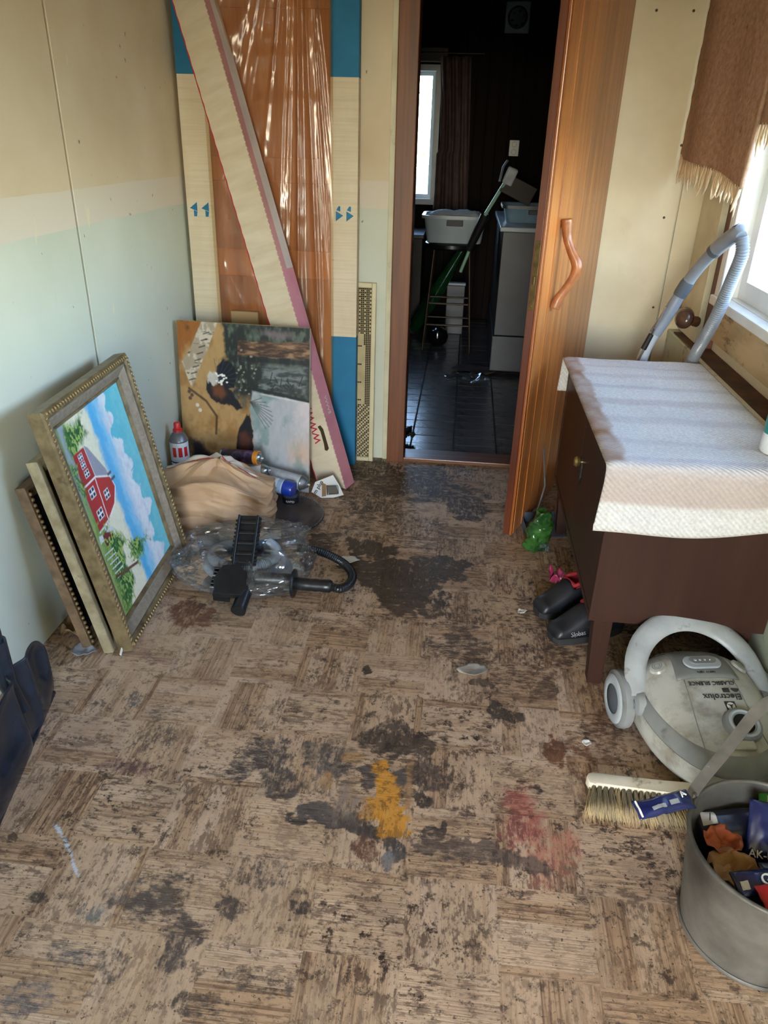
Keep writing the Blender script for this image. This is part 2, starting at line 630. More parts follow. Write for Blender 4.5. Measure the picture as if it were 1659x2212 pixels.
# --- floor: printed parquet vinyl, worn and stained
STAINS = [
    (-0.297, 2.6, 0.117, 0.091, (46, 38, 32), 0.95, 40, 0.5),
    (-0.166, 2.404, 0.186, 0.14, (44, 37, 32), 0.95, 40, 0.5),
    (-0.112, 2.268, 0.118, 0.103, (48, 40, 33), 0.95, 40, 0.5),
    (-0.011, 2.496, 0.109, 0.077, (52, 43, 36), 0.9, 40, 0.6),
    (0.062, 2.421, 0.044, 0.033, (48, 40, 34), 0.8, 50, 0.5),
    (-0.144, 3.286, 0.215, 0.228, (58, 48, 40), 0.75, 25, 0.9),
    (0.072, 3.088, 0.129, 0.146, (58, 48, 40), 0.7, 25, 0.9),
    (-0.352, 3.046, 0.149, 0.194, (70, 54, 42), 0.6, 25, 0.9),
    (-0.162, 2.801, 0.299, 0.169, (80, 62, 48), 0.5, 20, 0.9),
    (0.018, 2.168, 0.196, 0.085, (80, 58, 44), 0.5, 25, 0.9),
    (-0.497, 2.648, 0.067, 0.071, (60, 48, 40), 0.8, 40, 0.5),
    (0.094, 2.928, 0.062, 0.036, (50, 40, 34), 0.8, 50, 0.5),
    (-0.467, 3.404, 0.187, 0.128, (70, 46, 32), 0.7, 20, 0.9),
    (-0.217, 1.843, 0.016, 0.025, (40, 34, 30), 0.95, 60, 0.4),
    (0.186, 1.715, 0.041, 0.044, (44, 37, 32), 0.95, 50, 0.5),
    (0.216, 1.69, 0.041, 0.027, (50, 42, 36), 0.9, 50, 0.5),
    (0.248, 1.444, 0.021, 0.014, (48, 40, 34), 0.9, 60, 0.4),
    (0.151, 1.826, 0.043, 0.026, (90, 78, 68), 0.8, 60, 0.4),
    (0.341, 1.819, 0.043, 0.048, (92, 72, 58), 0.7, 40, 0.6),
    (0.062, 1.988, 0.092, 0.124, (78, 58, 44), 0.65, 30, 0.9),
    (0.306, 1.926, 0.164, 0.094, (84, 62, 46), 0.5, 22, 0.9),
    (0.413, 2.114, 0.127, 0.135, (78, 54, 38), 0.55, 22, 0.9),
    (-0.453, 1.43, 0.093, 0.067, (72, 66, 68), 0.75, 40, 0.8),
    (-0.37, 1.345, 0.083, 0.053, (72, 66, 66), 0.7, 40, 0.8),
    (-0.256, 1.456, 0.075, 0.075, (96, 88, 86), 0.75, 45, 0.6),
    (-0.129, 1.55, 0.071, 0.08, (62, 52, 48), 0.85, 45, 0.6),
    (-0.056, 1.533, 0.058, 0.038, (58, 48, 42), 0.85, 45, 0.6),
    (-0.006, 1.439, 0.067, 0.064, (76, 64, 60), 0.75, 45, 0.7),
    (-0.011, 1.349, 0.024, 0.024, (46, 40, 38), 0.95, 60, 0.4),
    (-0.15, 1.405, 0.027, 0.041, (72, 70, 72), 0.95, 60, 0.35),
    (-0.068, 1.415, 0.022, 0.041, (72, 70, 72), 0.95, 60, 0.35),
    (-0.259, 1.264, 0.085, 0.031, (66, 66, 70), 0.95, 50, 0.4),
    (-0.312, 1.244, 0.032, 0.014, (52, 50, 52), 0.9, 50, 0.4),
    (-0.165, 1.249, 0.068, 0.024, (60, 58, 60), 0.9, 50, 0.4),
    (-0.075, 1.2, 0.028, 0.038, (66, 68, 72), 0.95, 50, 0.4),
    (-0.078, 1.156, 0.015, 0.029, (120, 128, 136), 0.95, 60, 0.3),
    (-0.139, 1.186, 0.027, 0.035, (110, 70, 56), 0.8, 50, 0.5),
    (-0.204, 1.321, 0.026, 0.051, (140, 130, 122), 0.8, 50, 0.5),
    (-0.262, 1.382, 0.017, 0.031, (176, 136, 92), 0.9, 60, 0.35),
    (-0.202, 1.471, 0.038, 0.02, (176, 136, 92), 0.8, 60, 0.4),
    (-0.046, 1.402, 0.011, 0.078, (170, 130, 92), 0.8, 60, 0.4),
    (-0.193, 1.368, 0.012, 0.061, (176, 140, 100), 0.7, 60, 0.4),
    (0.283, 1.422, 0.019, 0.019, (60, 46, 42), 0.8, 60, 0.5),
    (0.021, 1.252, 0.025, 0.029, (58, 52, 52), 0.85, 60, 0.4),
    (0.048, 1.269, 0.008, 0.019, (46, 42, 42), 0.9, 60, 0.4),
    (-0.82, 1.358, 0.109, 0.023, (120, 92, 88), 0.5, 30, 0.9),
    (-0.751, 1.343, 0.06, 0.026, (128, 90, 88), 0.5, 30, 0.9),
    (-0.882, 1.608, 0.024, 0.029, (110, 116, 124), 0.5, 30, 0.9),
    (-0.687, 0.965, 0.044, 0.025, (140, 140, 140), 0.5, 20, 0.9),
    (-0.612, 1.007, 0.07, 0.035, (96, 88, 86), 0.6, 30, 0.9),
    (-0.562, 0.986, 0.05, 0.044, (70, 62, 62), 0.6, 50, 0.9),
    (-0.478, 0.923, 0.043, 0.051, (66, 60, 62), 0.75, 55, 0.8),
    (-0.542, 1.044, 0.062, 0.035, (80, 70, 66), 0.6, 50, 0.9),
    (-0.414, 1.004, 0.035, 0.024, (60, 54, 54), 0.8, 55, 0.6),
    (-0.364, 1.09, 0.063, 0.048, (76, 68, 66), 0.5, 55, 0.9),
    (-0.265, 1.023, 0.03, 0.022, (58, 54, 54), 0.8, 60, 0.5),
    (-0.828, 0.975, 0.02, 0.014, (56, 50, 48), 0.8, 60, 0.5),
    (-0.7, 0.867, 0.047, 0.03, (96, 90, 92), 0.6, 30, 0.9),
    (-0.74, 0.779, 0.053, 0.037, (110, 104, 106), 0.6, 30, 0.9),
    (-0.618, 0.858, 0.046, 0.029, (90, 80, 78), 0.6, 45, 0.9),
    (-0.416, 0.801, 0.053, 0.026, (72, 64, 62), 0.6, 50, 0.9),
    (-0.304, 0.859, 0.064, 0.036, (80, 70, 68), 0.5, 50, 0.9),
    (0.344, 1.569, 0.026, 0.053, (112, 62, 28), 0.85, 60, 0.5),
    (0.365, 1.589, 0.052, 0.014, (96, 56, 30), 0.8, 60, 0.5),
    (0.414, 1.527, 0.038, 0.103, (122, 76, 40), 0.55, 30, 0.8),
    (0.491, 1.623, 0.066, 0.149, (104, 70, 44), 0.55, 25, 0.9),
    (0.508, 1.82, 0.057, 0.131, (110, 76, 50), 0.5, 25, 0.9),
    (-0.823, 2.035, 0.071, 0.061, (112, 66, 40), 0.75, 40, 0.8),
    (-0.894, 2.096, 0.049, 0.059, (110, 64, 36), 0.7, 40, 0.8),
    (-0.829, 2.105, 0.024, 0.029, (70, 42, 28), 0.8, 50, 0.5),
    (-0.883, 1.809, 0.087, 0.048, (130, 96, 84), 0.4, 30, 0.9),
    (0.093, 1.316, 0.069, 0.028, (100, 78, 66), 0.5, 40, 0.8),
    (-0.022, 1.145, 0.17, 0.026, (110, 84, 66), 0.35, 40, 0.8),
    (0.526, 0.932, 0.037, 0.013, (86, 62, 48), 0.6, 50, 0.5),
    (0.125, 0.977, 0.021, 0.024, (90, 66, 50), 0.6, 50, 0.6),
    (-0.495, 2.096, 0.064, 0.034, (80, 60, 46), 0.6, 50, 0.7),
    (-0.552, 1.808, 0.087, 0.05, (110, 80, 60), 0.4, 40, 0.8),
    (-0.735, 1.572, 0.093, 0.059, (100, 86, 76), 0.35, 40, 0.9),
    (-0.45, 1.63, 0.108, 0.043, (96, 78, 66), 0.45, 40, 0.9),
    (-0.759, 1.458, 0.076, 0.054, (100, 90, 84), 0.35, 40, 0.9),
]
PATCHES = [
    ([(-0.141, 1.454), (-0.111, 1.475), (-0.084, 1.432), (-0.073, 1.361), (-0.048, 1.32), (-0.041, 1.251), (-0.056, 1.235), (-0.108, 1.228), (-0.116, 1.269), (-0.157, 1.277), (-0.165, 1.319), (-0.133, 1.345)], (214, 146, 34), 0.97, 60, 0.006),
    ([(0.199, 1.411), (0.271, 1.428), (0.283, 1.355), (0.295, 1.287), (0.28, 1.245), (0.204, 1.246), (0.198, 1.316)], (176, 96, 84), 0.8, 30, 0.03),
    ([(0.226, 1.245), (0.362, 1.295), (0.39, 1.259), (0.337, 1.178), (0.291, 1.131), (0.24, 1.124), (0.233, 1.189)], (196, 128, 106), 0.7, 30, 0.03),
    ([(-0.038, 1.225), (0.094, 1.254), (0.214, 1.237), (0.272, 1.212), (0.314, 1.184), (0.3, 1.173), (0.18, 1.18), (0.051, 1.187), (-0.031, 1.198)], (98, 82, 74), 0.9, 70, 0.006),
    ([(-0.276, 1.357), (-0.176, 1.417), (-0.135, 1.287), (-0.223, 1.255)], (140, 118, 104), 0.6, 60, 0.02),
]
STREAKS = [
    ([(-0.881, 1.16), (-0.816, 1.097), (-0.764, 1.036)], 0.0039, (206, 216, 232), 0.9),
    ([(-0.031, 1.198), (0.051, 1.187), (0.18, 1.18), (0.3, 1.173)], 0.0014, (40, 34, 30), 0.8),
    ([(-0.636, 2.133), (-0.241, 2.146), (0.243, 2.139), (0.398, 2.117)], 0.0016, (70, 52, 40), 0.6),
]


def vinyl():
    m, nt, p = newmat('worn parquet vinyl')
    v = coords(nt)
    sp = N(nt, 'ShaderNodeSeparateXYZ'); nt.links.new(v, sp.inputs[0])
    B = 0.2
    ix = math_(nt, 'FLOOR', math_(nt, 'DIVIDE', math_(nt, 'ADD', sp.outputs[0], 40.03), B))
    iy = math_(nt, 'FLOOR', math_(nt, 'DIVIDE', math_(nt, 'ADD', sp.outputs[1], 40.07), B))
    ck = math_(nt, 'MODULO', math_(nt, 'ADD', ix, iy), 2.0)
    inv = math_(nt, 'SUBTRACT', 1.0, ck)
    along = math_(nt, 'ADD', math_(nt, 'MULTIPLY', sp.outputs[0], inv), math_(nt, 'MULTIPLY', sp.outputs[1], ck))
    across = math_(nt, 'ADD', math_(nt, 'MULTIPLY', sp.outputs[1], inv), math_(nt, 'MULTIPLY', sp.outputs[0], ck))
    finger = math_(nt, 'FLOOR', math_(nt, 'DIVIDE', math_(nt, 'ADD', across, 40.0), 0.05))
    cell = N(nt, 'ShaderNodeCombineXYZ')
    nt.links.new(ix, cell.inputs[0]); nt.links.new(iy, cell.inputs[1]); nt.links.new(finger, cell.inputs[2])
    wn_ = N(nt, 'ShaderNodeTexWhiteNoise', noise_dimensions='3D'); nt.links.new(cell.outputs[0], wn_.inputs[0])
    rnd = wn_.outputs['Value']
    def gvec(sa, sc):
        g = N(nt, 'ShaderNodeCombineXYZ')
        nt.links.new(math_(nt, 'MULTIPLY', along, sa), g.inputs[0])
        nt.links.new(math_(nt, 'MULTIPLY', across, sc), g.inputs[1])
        nt.links.new(math_(nt, 'MULTIPLY', rnd, 37.0), g.inputs[2])
        return g.outputs[0]
    grain = noise_(nt, gvec(5.0, 150.0), 1.0, 4, 0.6)
    gn = noise_(nt, gvec(30.0, 75.0), 1.0, 6, 0.75)              # dirt caught in the printed grain
    base = ramp(nt, [(0.0, S(206, 178, 153)), (0.5, S(198, 168, 139)), (1.0, S(186, 152, 120))], rnd)
    gmask = ramp(nt, [(0.47, 0.0), (0.60, 1.0)], grain)
    strong = ramp(nt, [(0.4, 0.08), (0.9, 0.7)], rnd)           # strong dark grain only in some fingers
    col = mix_(nt, math_(nt, 'MULTIPLY', gmask, strong), base, S(92, 60, 42))
    fr = math_(nt, 'FRACT', math_(nt, 'DIVIDE', math_(nt, 'ADD', across, 40.0), 0.05))
    joint = math_(nt, 'LESS_THAN', fr, 0.025)
    col = mix_(nt, math_(nt, 'MULTIPLY', joint, 0.2), col, S(92, 66, 48))
    a = N(nt, 'ShaderNodeAttribute', attribute_name='paint')
    gr = N(nt, 'ShaderNodeAttribute', attribute_name='grime')
    big = noise_(nt, v, 3.5, 4, 0.7)
    wear = ramp(nt, [(0.4, 0.0), (0.7, 0.5)], big)
    col = mix_(nt, math_(nt, 'MULTIPLY', wear, 0.7), col, S(178, 150, 126))
    lvl = math_(nt, 'ADD', gn, math_(nt, 'MULTIPLY', math_(nt, 'SUBTRACT', noise_(nt, v, 11, 6, 0.7), 0.5), 0.5))
    dm = math_(nt, 'MULTIPLY', ramp(nt, [(0.50, 0.0), (0.58, 0.9)], lvl), gr.outputs['Fac'], clamp=True)
    col = mix_(nt, dm, col, S(78, 58, 48))
    col = mix_(nt, math_(nt, 'MULTIPLY', ramp(nt, [(0.44, 0.0), (0.64, 0.5)], noise_(nt, v, 6.5, 5, 0.72)), gr.outputs['Fac'], clamp=True), col, S(118, 94, 78))
    blot = math_(nt, 'MULTIPLY', ramp(nt, [(0.55, 0.0), (0.60, 0.85)], noise_(nt, v, 20, 7, 0.8)), math_(nt, 'ADD', 0.25, gr.outputs['Fac']), clamp=True)
    col = mix_(nt, blot, col, S(58, 44, 37))
    pits = ramp(nt, [(0.63, 0.0), (0.68, 0.85)], noise_(nt, v, 90, 3, 0.6))
    col = mix_(nt, pits, col, S(60, 47, 40))
    chips = ramp(nt, [(0.74, 0.0), (0.76, 0.8)], noise_(nt, v, 120, 2, 0.5))
    col = mix_(nt, chips, col, S(220, 210, 198))
    mott = noise_(nt, v, 32, 6, 0.78)
    crisp = math_(nt, 'ADD', a.outputs['Alpha'], math_(nt, 'ADD', math_(nt, 'MULTIPLY', math_(nt, 'SUBTRACT', gn, 0.5), 2.0), math_(nt, 'MULTIPLY', math_(nt, 'SUBTRACT', mott, 0.5), 2.4)))
    fac = math_(nt, 'MULTIPLY', ramp(nt, [(0.30, 0.0), (0.80, 0.94)], crisp), math_(nt, 'MULTIPLY', a.outputs['Alpha'], 6.0, clamp=True))
    scol = mix_(nt, ramp(nt, [(0.4, 0.0), (0.75, 0.3)], mott), a.outputs['Color'], S(150, 130, 114))
    scol = mix_(nt, math_(nt, 'MULTIPLY', math_(nt, 'MAXIMUM', dm, blot), 0.75), scol, S(54, 44, 40))
    col = mix_(nt, fac, col, scol)
    nt.links.new(col, p.inputs['Base Color'])
    nt.links.new(math_(nt, 'ADD', 0.36, math_(nt, 'MULTIPLY', mott, 0.3)), p.inputs['Roughness'])
    p.inputs['Specular IOR Level'].default_value = 0.4
    h = math_(nt, 'ADD', math_(nt, 'MULTIPLY', gmask, -0.5), math_(nt, 'MULTIPLY', mott, 0.9))
    bump_(nt, p, h, 0.4, 0.002)
    return m


def build_floor():
    x0, x1, y0, y1, st = WALL_L - 0.05, 1.05, 0.5, 3.62, 0.005
    xs = np.linspace(x0, x1, int((x1 - x0) / st)); ys = np.linspace(y0, y1, int((y1 - y0) / st))
    ys = np.concatenate([np.linspace(FRONT - 0.25, y0 - 0.05, 12), ys])
    X, Y = np.meshgrid(xs, ys)
    nu, nv = len(xs), len(ys)
    col = np.zeros(X.shape + (3,)); al = np.zeros(X.shape)
    lin = lambda c: np.array(S(*c)[:3])
    wob = fbm(X * 9, Y * 9, 4) - 0.5
    wob2 = fbm(X * 9 + 40, Y * 9 + 70, 4) - 0.5
    for cx, cy, rx, ry, c, a, fr, ed in STAINS:
        nz = fbm(X * fr * 0.5 + cx * 91, Y * fr * 0.5 + cy * 37, 4) - 0.5
        d = np.hypot((X - cx + wob * rx * 0.8) / rx, (Y - cy + wob2 * ry * 0.8) / ry) + nz * 1.5
        mk = sstep(1.0 + ed * 0.35, 1.0 - ed * 0.35, d) * a
        col = col * (1 - mk[..., None]) + lin(c) * mk[..., None]
        al = al + (1 - al) * mk
    for pts, c, a, fr, ed in PATCHES:
        nz = (fbm(X * fr, Y * fr, 4) - 0.5) * 0.05
        d = inpoly(X + wob * 0.02, Y + wob2 * 0.02, pts) + nz
        mk = sstep(-ed, ed, d) * a
        col = col * (1 - mk[..., None]) + lin(c) * mk[..., None]
        al = al + (1 - al) * mk
    for pts, w, c, a in STREAKS:
        d = np.min([segd(X, Y, pts[i], pts[i + 1]) for i in range(len(pts) - 1)], axis=0)
        mk = sstep(w * 1.6, w * 0.6, d + (fbm(X * 160, Y * 160, 2) - 0.5) * w * 2.2) * a
        col = col * (1 - mk[..., None]) + lin(c) * mk[..., None]
        al = al + (1 - al) * mk
    colu = np.where(al[..., None] > 1e-4, col / np.maximum(al[..., None], 1e-4), lin((80, 66, 56)))
    colu = np.clip(colu, 0, 1)
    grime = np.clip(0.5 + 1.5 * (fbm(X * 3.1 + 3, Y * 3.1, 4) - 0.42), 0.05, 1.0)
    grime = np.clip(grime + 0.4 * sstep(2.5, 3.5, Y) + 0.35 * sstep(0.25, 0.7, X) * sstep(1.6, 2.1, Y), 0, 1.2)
    n = nu * nv
    co = np.zeros((n, 3), np.float32)
    co[:, 0] = X.ravel(); co[:, 1] = Y.ravel()
    i, j = np.meshgrid(np.arange(nu - 1), np.arange(nv - 1))
    k = (j * nu + i).ravel()
    F = np.stack([k, k + 1, k + nu + 1, k + nu], 1).astype(np.int32)
    me = bpy.data.meshes.new('floor')
    me.vertices.add(n); me.vertices.foreach_set('co', co.ravel())
    me.loops.add(F.size); me.loops.foreach_set('vertex_index', F.ravel())
    me.polygons.add(len(F)); me.polygons.foreach_set('loop_start', np.arange(0, F.size, 4, dtype=np.int32))
    me.update(calc_edges=True)
    paint_verts(me, np.concatenate([colu.reshape(n, 3), al.reshape(n, 1)], 1))
    ga = me.attributes.new('grime', 'FLOAT', 'POINT')
    ga.data.foreach_set('value', grime.ravel().astype(np.float32))
    me.materials.append(vinyl())
    o = bpy.data.objects.new('floor', me)
    link(o)
    o['kind'] = 'structure'
    o['label'] = 'worn parquet-patterned vinyl floor with dark, yellow and red stains'
    return o


build_floor()
struct('floor_slab', bx((WALL_L - 0.3, FRONT - 0.3, -0.2), (1.4, FAR + 0.3, -0.012)), m_dark)

# --- left wall: three boards with open joints over a dark backing
wl = struct('wall_left', bx((WALL_L - 0.14, FRONT - 0.2, -0.02), (WALL_L - 0.012, BACK + 0.1, CEIL + 0.1)), m_dark)
for y0, y1 in ((FRONT, 1.262), (1.272, 2.468), (2.482, BACK)):
    ob('wall_panel', bx((WALL_L - 0.013, y0, 0.0), (WALL_L, y1, CEIL), 0.0015), m_wallL, wl)

# --- back wall: papered part beside the packed door, door opening, painted board beside the hinges
wb = struct('wall_back', plate('y', BACK, 0.1, [WALL_L - 0.14, -0.325, 0.575, 1.25], [-0.02, 2.08, CEIL + 0.1], {(1, 0)}), m_wallL)
ob('wall_panel', bx((0.578, BACK - 0.014, 0.0), (0.893, BACK - 0.001, CEIL), 0.001), m_panel, wb)
ob('wall_panel', bx((0.900, BACK - 0.012, 0.0), (WALL_R + 0.05, BACK - 0.001, CEIL), 0.001), m_panel, wb)
for x, z in ((0.675, 1.955), (0.815, 1.955), (0.845, 1.21), (0.87, 0.83), (0.862, 1.49)):
    ob('nail_head', lathe([(0, -0.0025), (0.004, -0.002), (0.0055, 0.0)], 10, 'y', (x, BACK - 0.014, z)), PM('rusty nail', S(80, 62, 40)), wb)

# casing around the door opening
struct('trim_1', bx((-0.325, BACK - 0.045, 0.0), (-0.24, BACK + 0.11, 2.06), 0.004, 2), m_jamb)
struct('trim_2', bx((-0.325, BACK - 0.02, -0.005), (0.574, BACK + 0.11, 0.018), 0.004, 2), m_jambX)
struct('trim_3', bx((0.53, BACK - 0.002, 0.0), (0.574, BACK + 0.11, 2.0), 0.004, 2), m_orange)
struct('trim_4', bx((-0.325, BACK - 0.03, 2.01), (0.574, BACK + 0.11, 2.08), 0.004, 2), m_orangeX)
struct('trim_5', bx((-0.352, BACK - 0.012, 0.0), (-0.328, BACK - 0.0, 2.08), 0.003, 2), m_pale)

# --- right wall: thick lower part with ledge, upper part with the window
struct('wall_right', plate('x', WALL_R + 0.04, 0.16, [FRONT - 0.2, WIN_Y0, WIN_Y1, BACK + 0.1], [-0.02, WIN_Z0, WIN_Z1, CEIL + 0.1], {(1, 1)}), m_panel)
struct('wall_right_lower', bx((LEDGE, FRONT, 0.0), (WALL_R + 0.039, BACK - 0.02, 0.738), 0.004), m_rlow)
wt = struct('trim_6', bx((LEDGE - 0.012, 0.4, 0.70), (LEDGE + 0.006, 3.0, 0.745), 0.003), m_pale)
struct('trim_7', bx((LEDGE + 0.008, 0.4, 0.739), (WALL_R + 0.038, 3.45, 0.744), 0.001), m_rust)
struct('trim_8', bx((WALL_R + 0.016, 0.4, 0.79), (WALL_R + 0.038, 3.3, 0.93), 0.002), m_apron)
struct('trim_9', bx((WALL_R + 0.012, WIN_Y1 + 0.03, 0.745), (WALL_R + 0.038, WIN_Y1 + 0.12, 2.2), 0.003), m_trim)
struct('trim_10', bx((WALL_R - 0.01, WIN_Y1 + 0.125, 0.745), (WALL_R + 0.038, BACK - 0.02, 2.2), 0.003), m_pale)

# window: casing, sashes, panes
w1 = bpy.data.objects.new('window_1', None); COL.objects.link(w1); w1['kind'] = 'structure'
w1['label'] = 'white painted window in the right wall'
ft = 0.05
ob('sill', bx((WALL_R - 0.015, WIN_Y0 - 0.06, WIN_Z0 - 0.03), (WALL_R + 0.038, WIN_Y1 + 0.03, WIN_Z0 + 0.006), 0.006, 2), m_white, w1)
ob('sill_board', bx((WALL_R + 0.0385, WIN_Y0 + 0.002, WIN_Z0 + 0.0005), (WALL_R + 0.19, WIN_Y1 - 0.031, WIN_Z0 + 0.006), 0.0005), m_white, w1)
ob('casing', bx((WALL_R + 0.0, WIN_Y1 - 0.005, WIN_Z0), (WALL_R + 0.03, WIN_Y1 + 0.03, WIN_Z1 + 0.05), 0.004), m_white, w1)
ob('reveal', bx((WALL_R + 0.0, WIN_Y1 - 0.03, WIN_Z0), (WALL_R + 0.2, WIN_Y1 - 0.005, WIN_Z1), 0.003), m_white, w1)
ob('reveal', bx((WALL_R + 0.0, WIN_Y0, WIN_Z1 - 0.03), (WALL_R + 0.2, WIN_Y1, WIN_Z1), 0.003), m_white, w1)
ys = [WIN_Y0 + 0.002, (WIN_Y0 + WIN_Y1) / 2 - 0.02, WIN_Y1 - 0.031]
for a, b_ in ((ys[0], ys[1]), (ys[1], ys[2])):
    X0, X1 = WALL_R + 0.07, WALL_R + 0.12
    sash = ob('sash', plate('x', X0, X1 - X0, [a, a + 0.065, b_ - 0.065, b_], [WIN_Z0 + 0.0065, WIN_Z0 + 0.075, WIN_Z1 - 0.1, WIN_Z1 - 0.031], {(1, 1)}), m_white, w1)
    ob('pane', bx((X0 + 0.024, a + 0.06, WIN_Z0 + 0.07), (X0 + 0.027, b_ - 0.06, WIN_Z1 - 0.095)), m_glass, sash)

# --- ceiling and the wall behind the camera with the open entrance
struct('entrance_sky_blocker', bx((-2.2, FRONT - 2.4, 2.2), (2.2, FRONT - 0.15, 2.3)), m_ceil)  # unseen slab added outside the entrance to hold back its sky light
struct('ceiling', bx((WALL_L - 0.2, FRONT - 0.2, CEIL), (1.4, BACK + 0.05, CEIL + 0.3)), m_ceil)
struct('wall_front', plate('y', FRONT, -0.14, [WALL_L - 0.2, -0.5, 0.3, 1.25], [-0.02, 2.1, CEIL + 0.1], {(1, 0)}), m_wallL)

# --- the dark room beyond
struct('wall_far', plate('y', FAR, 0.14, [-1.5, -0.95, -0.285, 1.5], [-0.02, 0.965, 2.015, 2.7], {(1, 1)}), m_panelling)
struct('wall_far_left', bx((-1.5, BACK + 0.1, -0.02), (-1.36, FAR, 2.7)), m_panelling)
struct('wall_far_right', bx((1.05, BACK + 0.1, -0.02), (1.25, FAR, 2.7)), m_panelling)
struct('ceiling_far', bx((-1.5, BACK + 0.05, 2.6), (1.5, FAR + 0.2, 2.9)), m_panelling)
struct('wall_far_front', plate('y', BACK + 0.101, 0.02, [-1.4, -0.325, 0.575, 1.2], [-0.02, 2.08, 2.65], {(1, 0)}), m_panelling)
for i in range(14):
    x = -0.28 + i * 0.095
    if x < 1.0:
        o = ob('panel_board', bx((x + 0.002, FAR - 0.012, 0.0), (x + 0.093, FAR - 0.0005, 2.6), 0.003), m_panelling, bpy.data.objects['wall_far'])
w2 = bpy.data.objects.new('window_2', None); COL.objects.link(w2); w2['kind'] = 'structure'
w2['label'] = 'narrow bright window of the dark room, white frame'
ob('frame', plate('y', FAR - 0.02, 0.16, [-0.95, -0.905, -0.33, -0.285], [0.965, 1.01, 1.97, 2.015], {(1, 1)}), m_white, w2)
sash2 = ob('sash', plate('y', FAR + 0.05, 0.04, [-0.905, -0.87, -0.36, -0.33], [1.01, 1.045, 1.94, 1.97], {(1, 1)}), m_white, w2)
ob('pane', bx((-0.872, FAR + 0.07, 1.043), (-0.358, FAR + 0.073, 1.942)), m_glass, sash2)
ob('blind_case', bx((-0.96, FAR - 0.06, 2.03), (-0.24, FAR - 0.012, 2.13), 0.006), PM('grey brown pelmet', S(96, 84, 70), rough=0.6), w2)

# tiled floor of the far room, each tile laid apart with a dark joint
m_tile = PM('dark glazed floor tile', S(92, 90, 94), S(70, 66, 70), rough=0.22, scale=4, dirt=S(26, 20, 18), dscale=11, dlo=0.55, dhi=0.68, bump=0.25, bscale=45, spec=0.6)
f2 = struct('floor_far', bx((-1.4, BACK + 0.11, -0.011), (1.1, FAR, -0.004)), PM('tile joint grout', S(26, 24, 24), rough=0.8))
tw, tl = 0.232, 0.121
t0 = None
for i in range(-3, 4):
    for j in range(27):
        x, y = 0.012 + i * tw, BACK + 0.125 + j * tl
        if t0 is None:
            t0 = ob('tile', bx((-tw / 2 + 0.004, 0.003, -0.006), (tw / 2 - 0.004, tl - 0.003, 0.0), 0.0015), m_tile, f2)
            t0.location = (x + tw / 2, y, 0)
        else:
            dup(t0, f2, (x + tw / 2, y, random.uniform(-0.0008, 0.0004)), (random.uniform(-.006, .006), random.uniform(-.006, .006), 0))

# --- the door, standing half open towards the camera
A = Vector((0.279, 2.775, 0.012)); Bh = Vector((0.590, 3.52, 0.012))
dd = (Bh - A).normalized(); nn = Vector((dd.y, -dd.x, 0))
d1 = bpy.data.objects.new('door_1', None); COL.objects.link(d1); d1['kind'] = 'structure'
d1['label'] = 'half-open pine plank door with a bent branch handle'
d1.matrix_world = basis(A, dd, -nn, Vector((0, 0, 1)))
DW, DH = (Bh - A).length, 1.985
ob('core', bx((0.0, 0.014, 0), (DW, 0.042, DH), 0.002), m_redbrown, d1)
ob('edge_bead', bx((0.0, 0.003, 0), (0.020, 0.0135, DH), 0.003, 2), m_orange, d1)
pw = (DW - 0.022) / 8
for i in range(8):
    ob('plank', bx((0.022 + i * pw + 0.0012, 0.0 if i else 0.002, 0), (0.022 + (i + 1) * pw - 0.0012, 0.0135, DH), 0.0004, 1), m_doorpine, d1)
m_lock = PM('aged brass lock plate', S(120, 98, 58), S(84, 66, 40), rough=0.4, metal=0.8, scale=30)
lk = ob('lock_plate', bx((-0.0025, 0.016, 0.93), (0.0, 0.036, 1.17), 0.001), m_lock, d1)
ob('latch_bolt', bx((-0.010, 0.021, 1.02), (-0.002, 0.031, 1.05), 0.003, 2), m_lock, lk)
for z in (0.945, 1.155):
    ob('screw', lathe([(0, -0.0045), (0.004, -0.004), (0.0045, -0.002)], 10, 'x', (0, 0.026, z)), m_lock, lk)
hp = catmull([(0.168, -0.016, 1.232), (0.17, -0.020, 1.205), (0.172, -0.028, 1.165), (0.174, -0.050, 1.120), (0.176, -0.074, 1.078), (0.174, -0.070, 1.036), (0.170, -0.046, 0.99), (0.166, -0.024, 0.95), (0.162, -0.014, 0.915)], 8)
ob('handle', tube(hp, [0.0185 + 0.0022 * math.sin(i * 0.21 + 1) for i in range(len(hp))], 14), PM('debarked branch', S(176, 112, 66), S(146, 86, 48), rough=0.35, scale=30, dirt=S(84, 48, 26), dscale=40, dlo=0.66, dhi=0.75, coat=0.2), d1, 'all')

# garden outside
m_grass = PM('garden grass', S(124, 128, 108), S(106, 112, 90), rough=0.9, scale=1.2)
struct('ground', bx((-40, -40, -0.5), (40, 50, -0.3)), m_grass)

# ------------------------------------------------------------------ left side: packed door, long box, paintings
m_card = PM('cream cardboard', S(226, 212, 188), S(212, 196, 168), rough=0.75, scale=4, stretch=(1, 1, 6), bump=0.1, bscale=40, dirt=S(150, 128, 92), dscale=9, dlo=0.66, dhi=0.8)
m_blueprint = PM('blue print', S(20, 120, 160), S(16, 108, 148), rough=0.6)
m_red = PM('red print', S(196, 40, 62), S(180, 34, 54), rough=0.6)
m_pink = PM('pink print', S(214, 146, 158), S(200, 130, 144), rough=0.6)
m_paper = PM('white paper', S(228, 226, 220), S(212, 210, 204), rough=0.7)
m_black = PM('black print', S(24, 24, 26), S(20, 20, 22), rough=0.5)


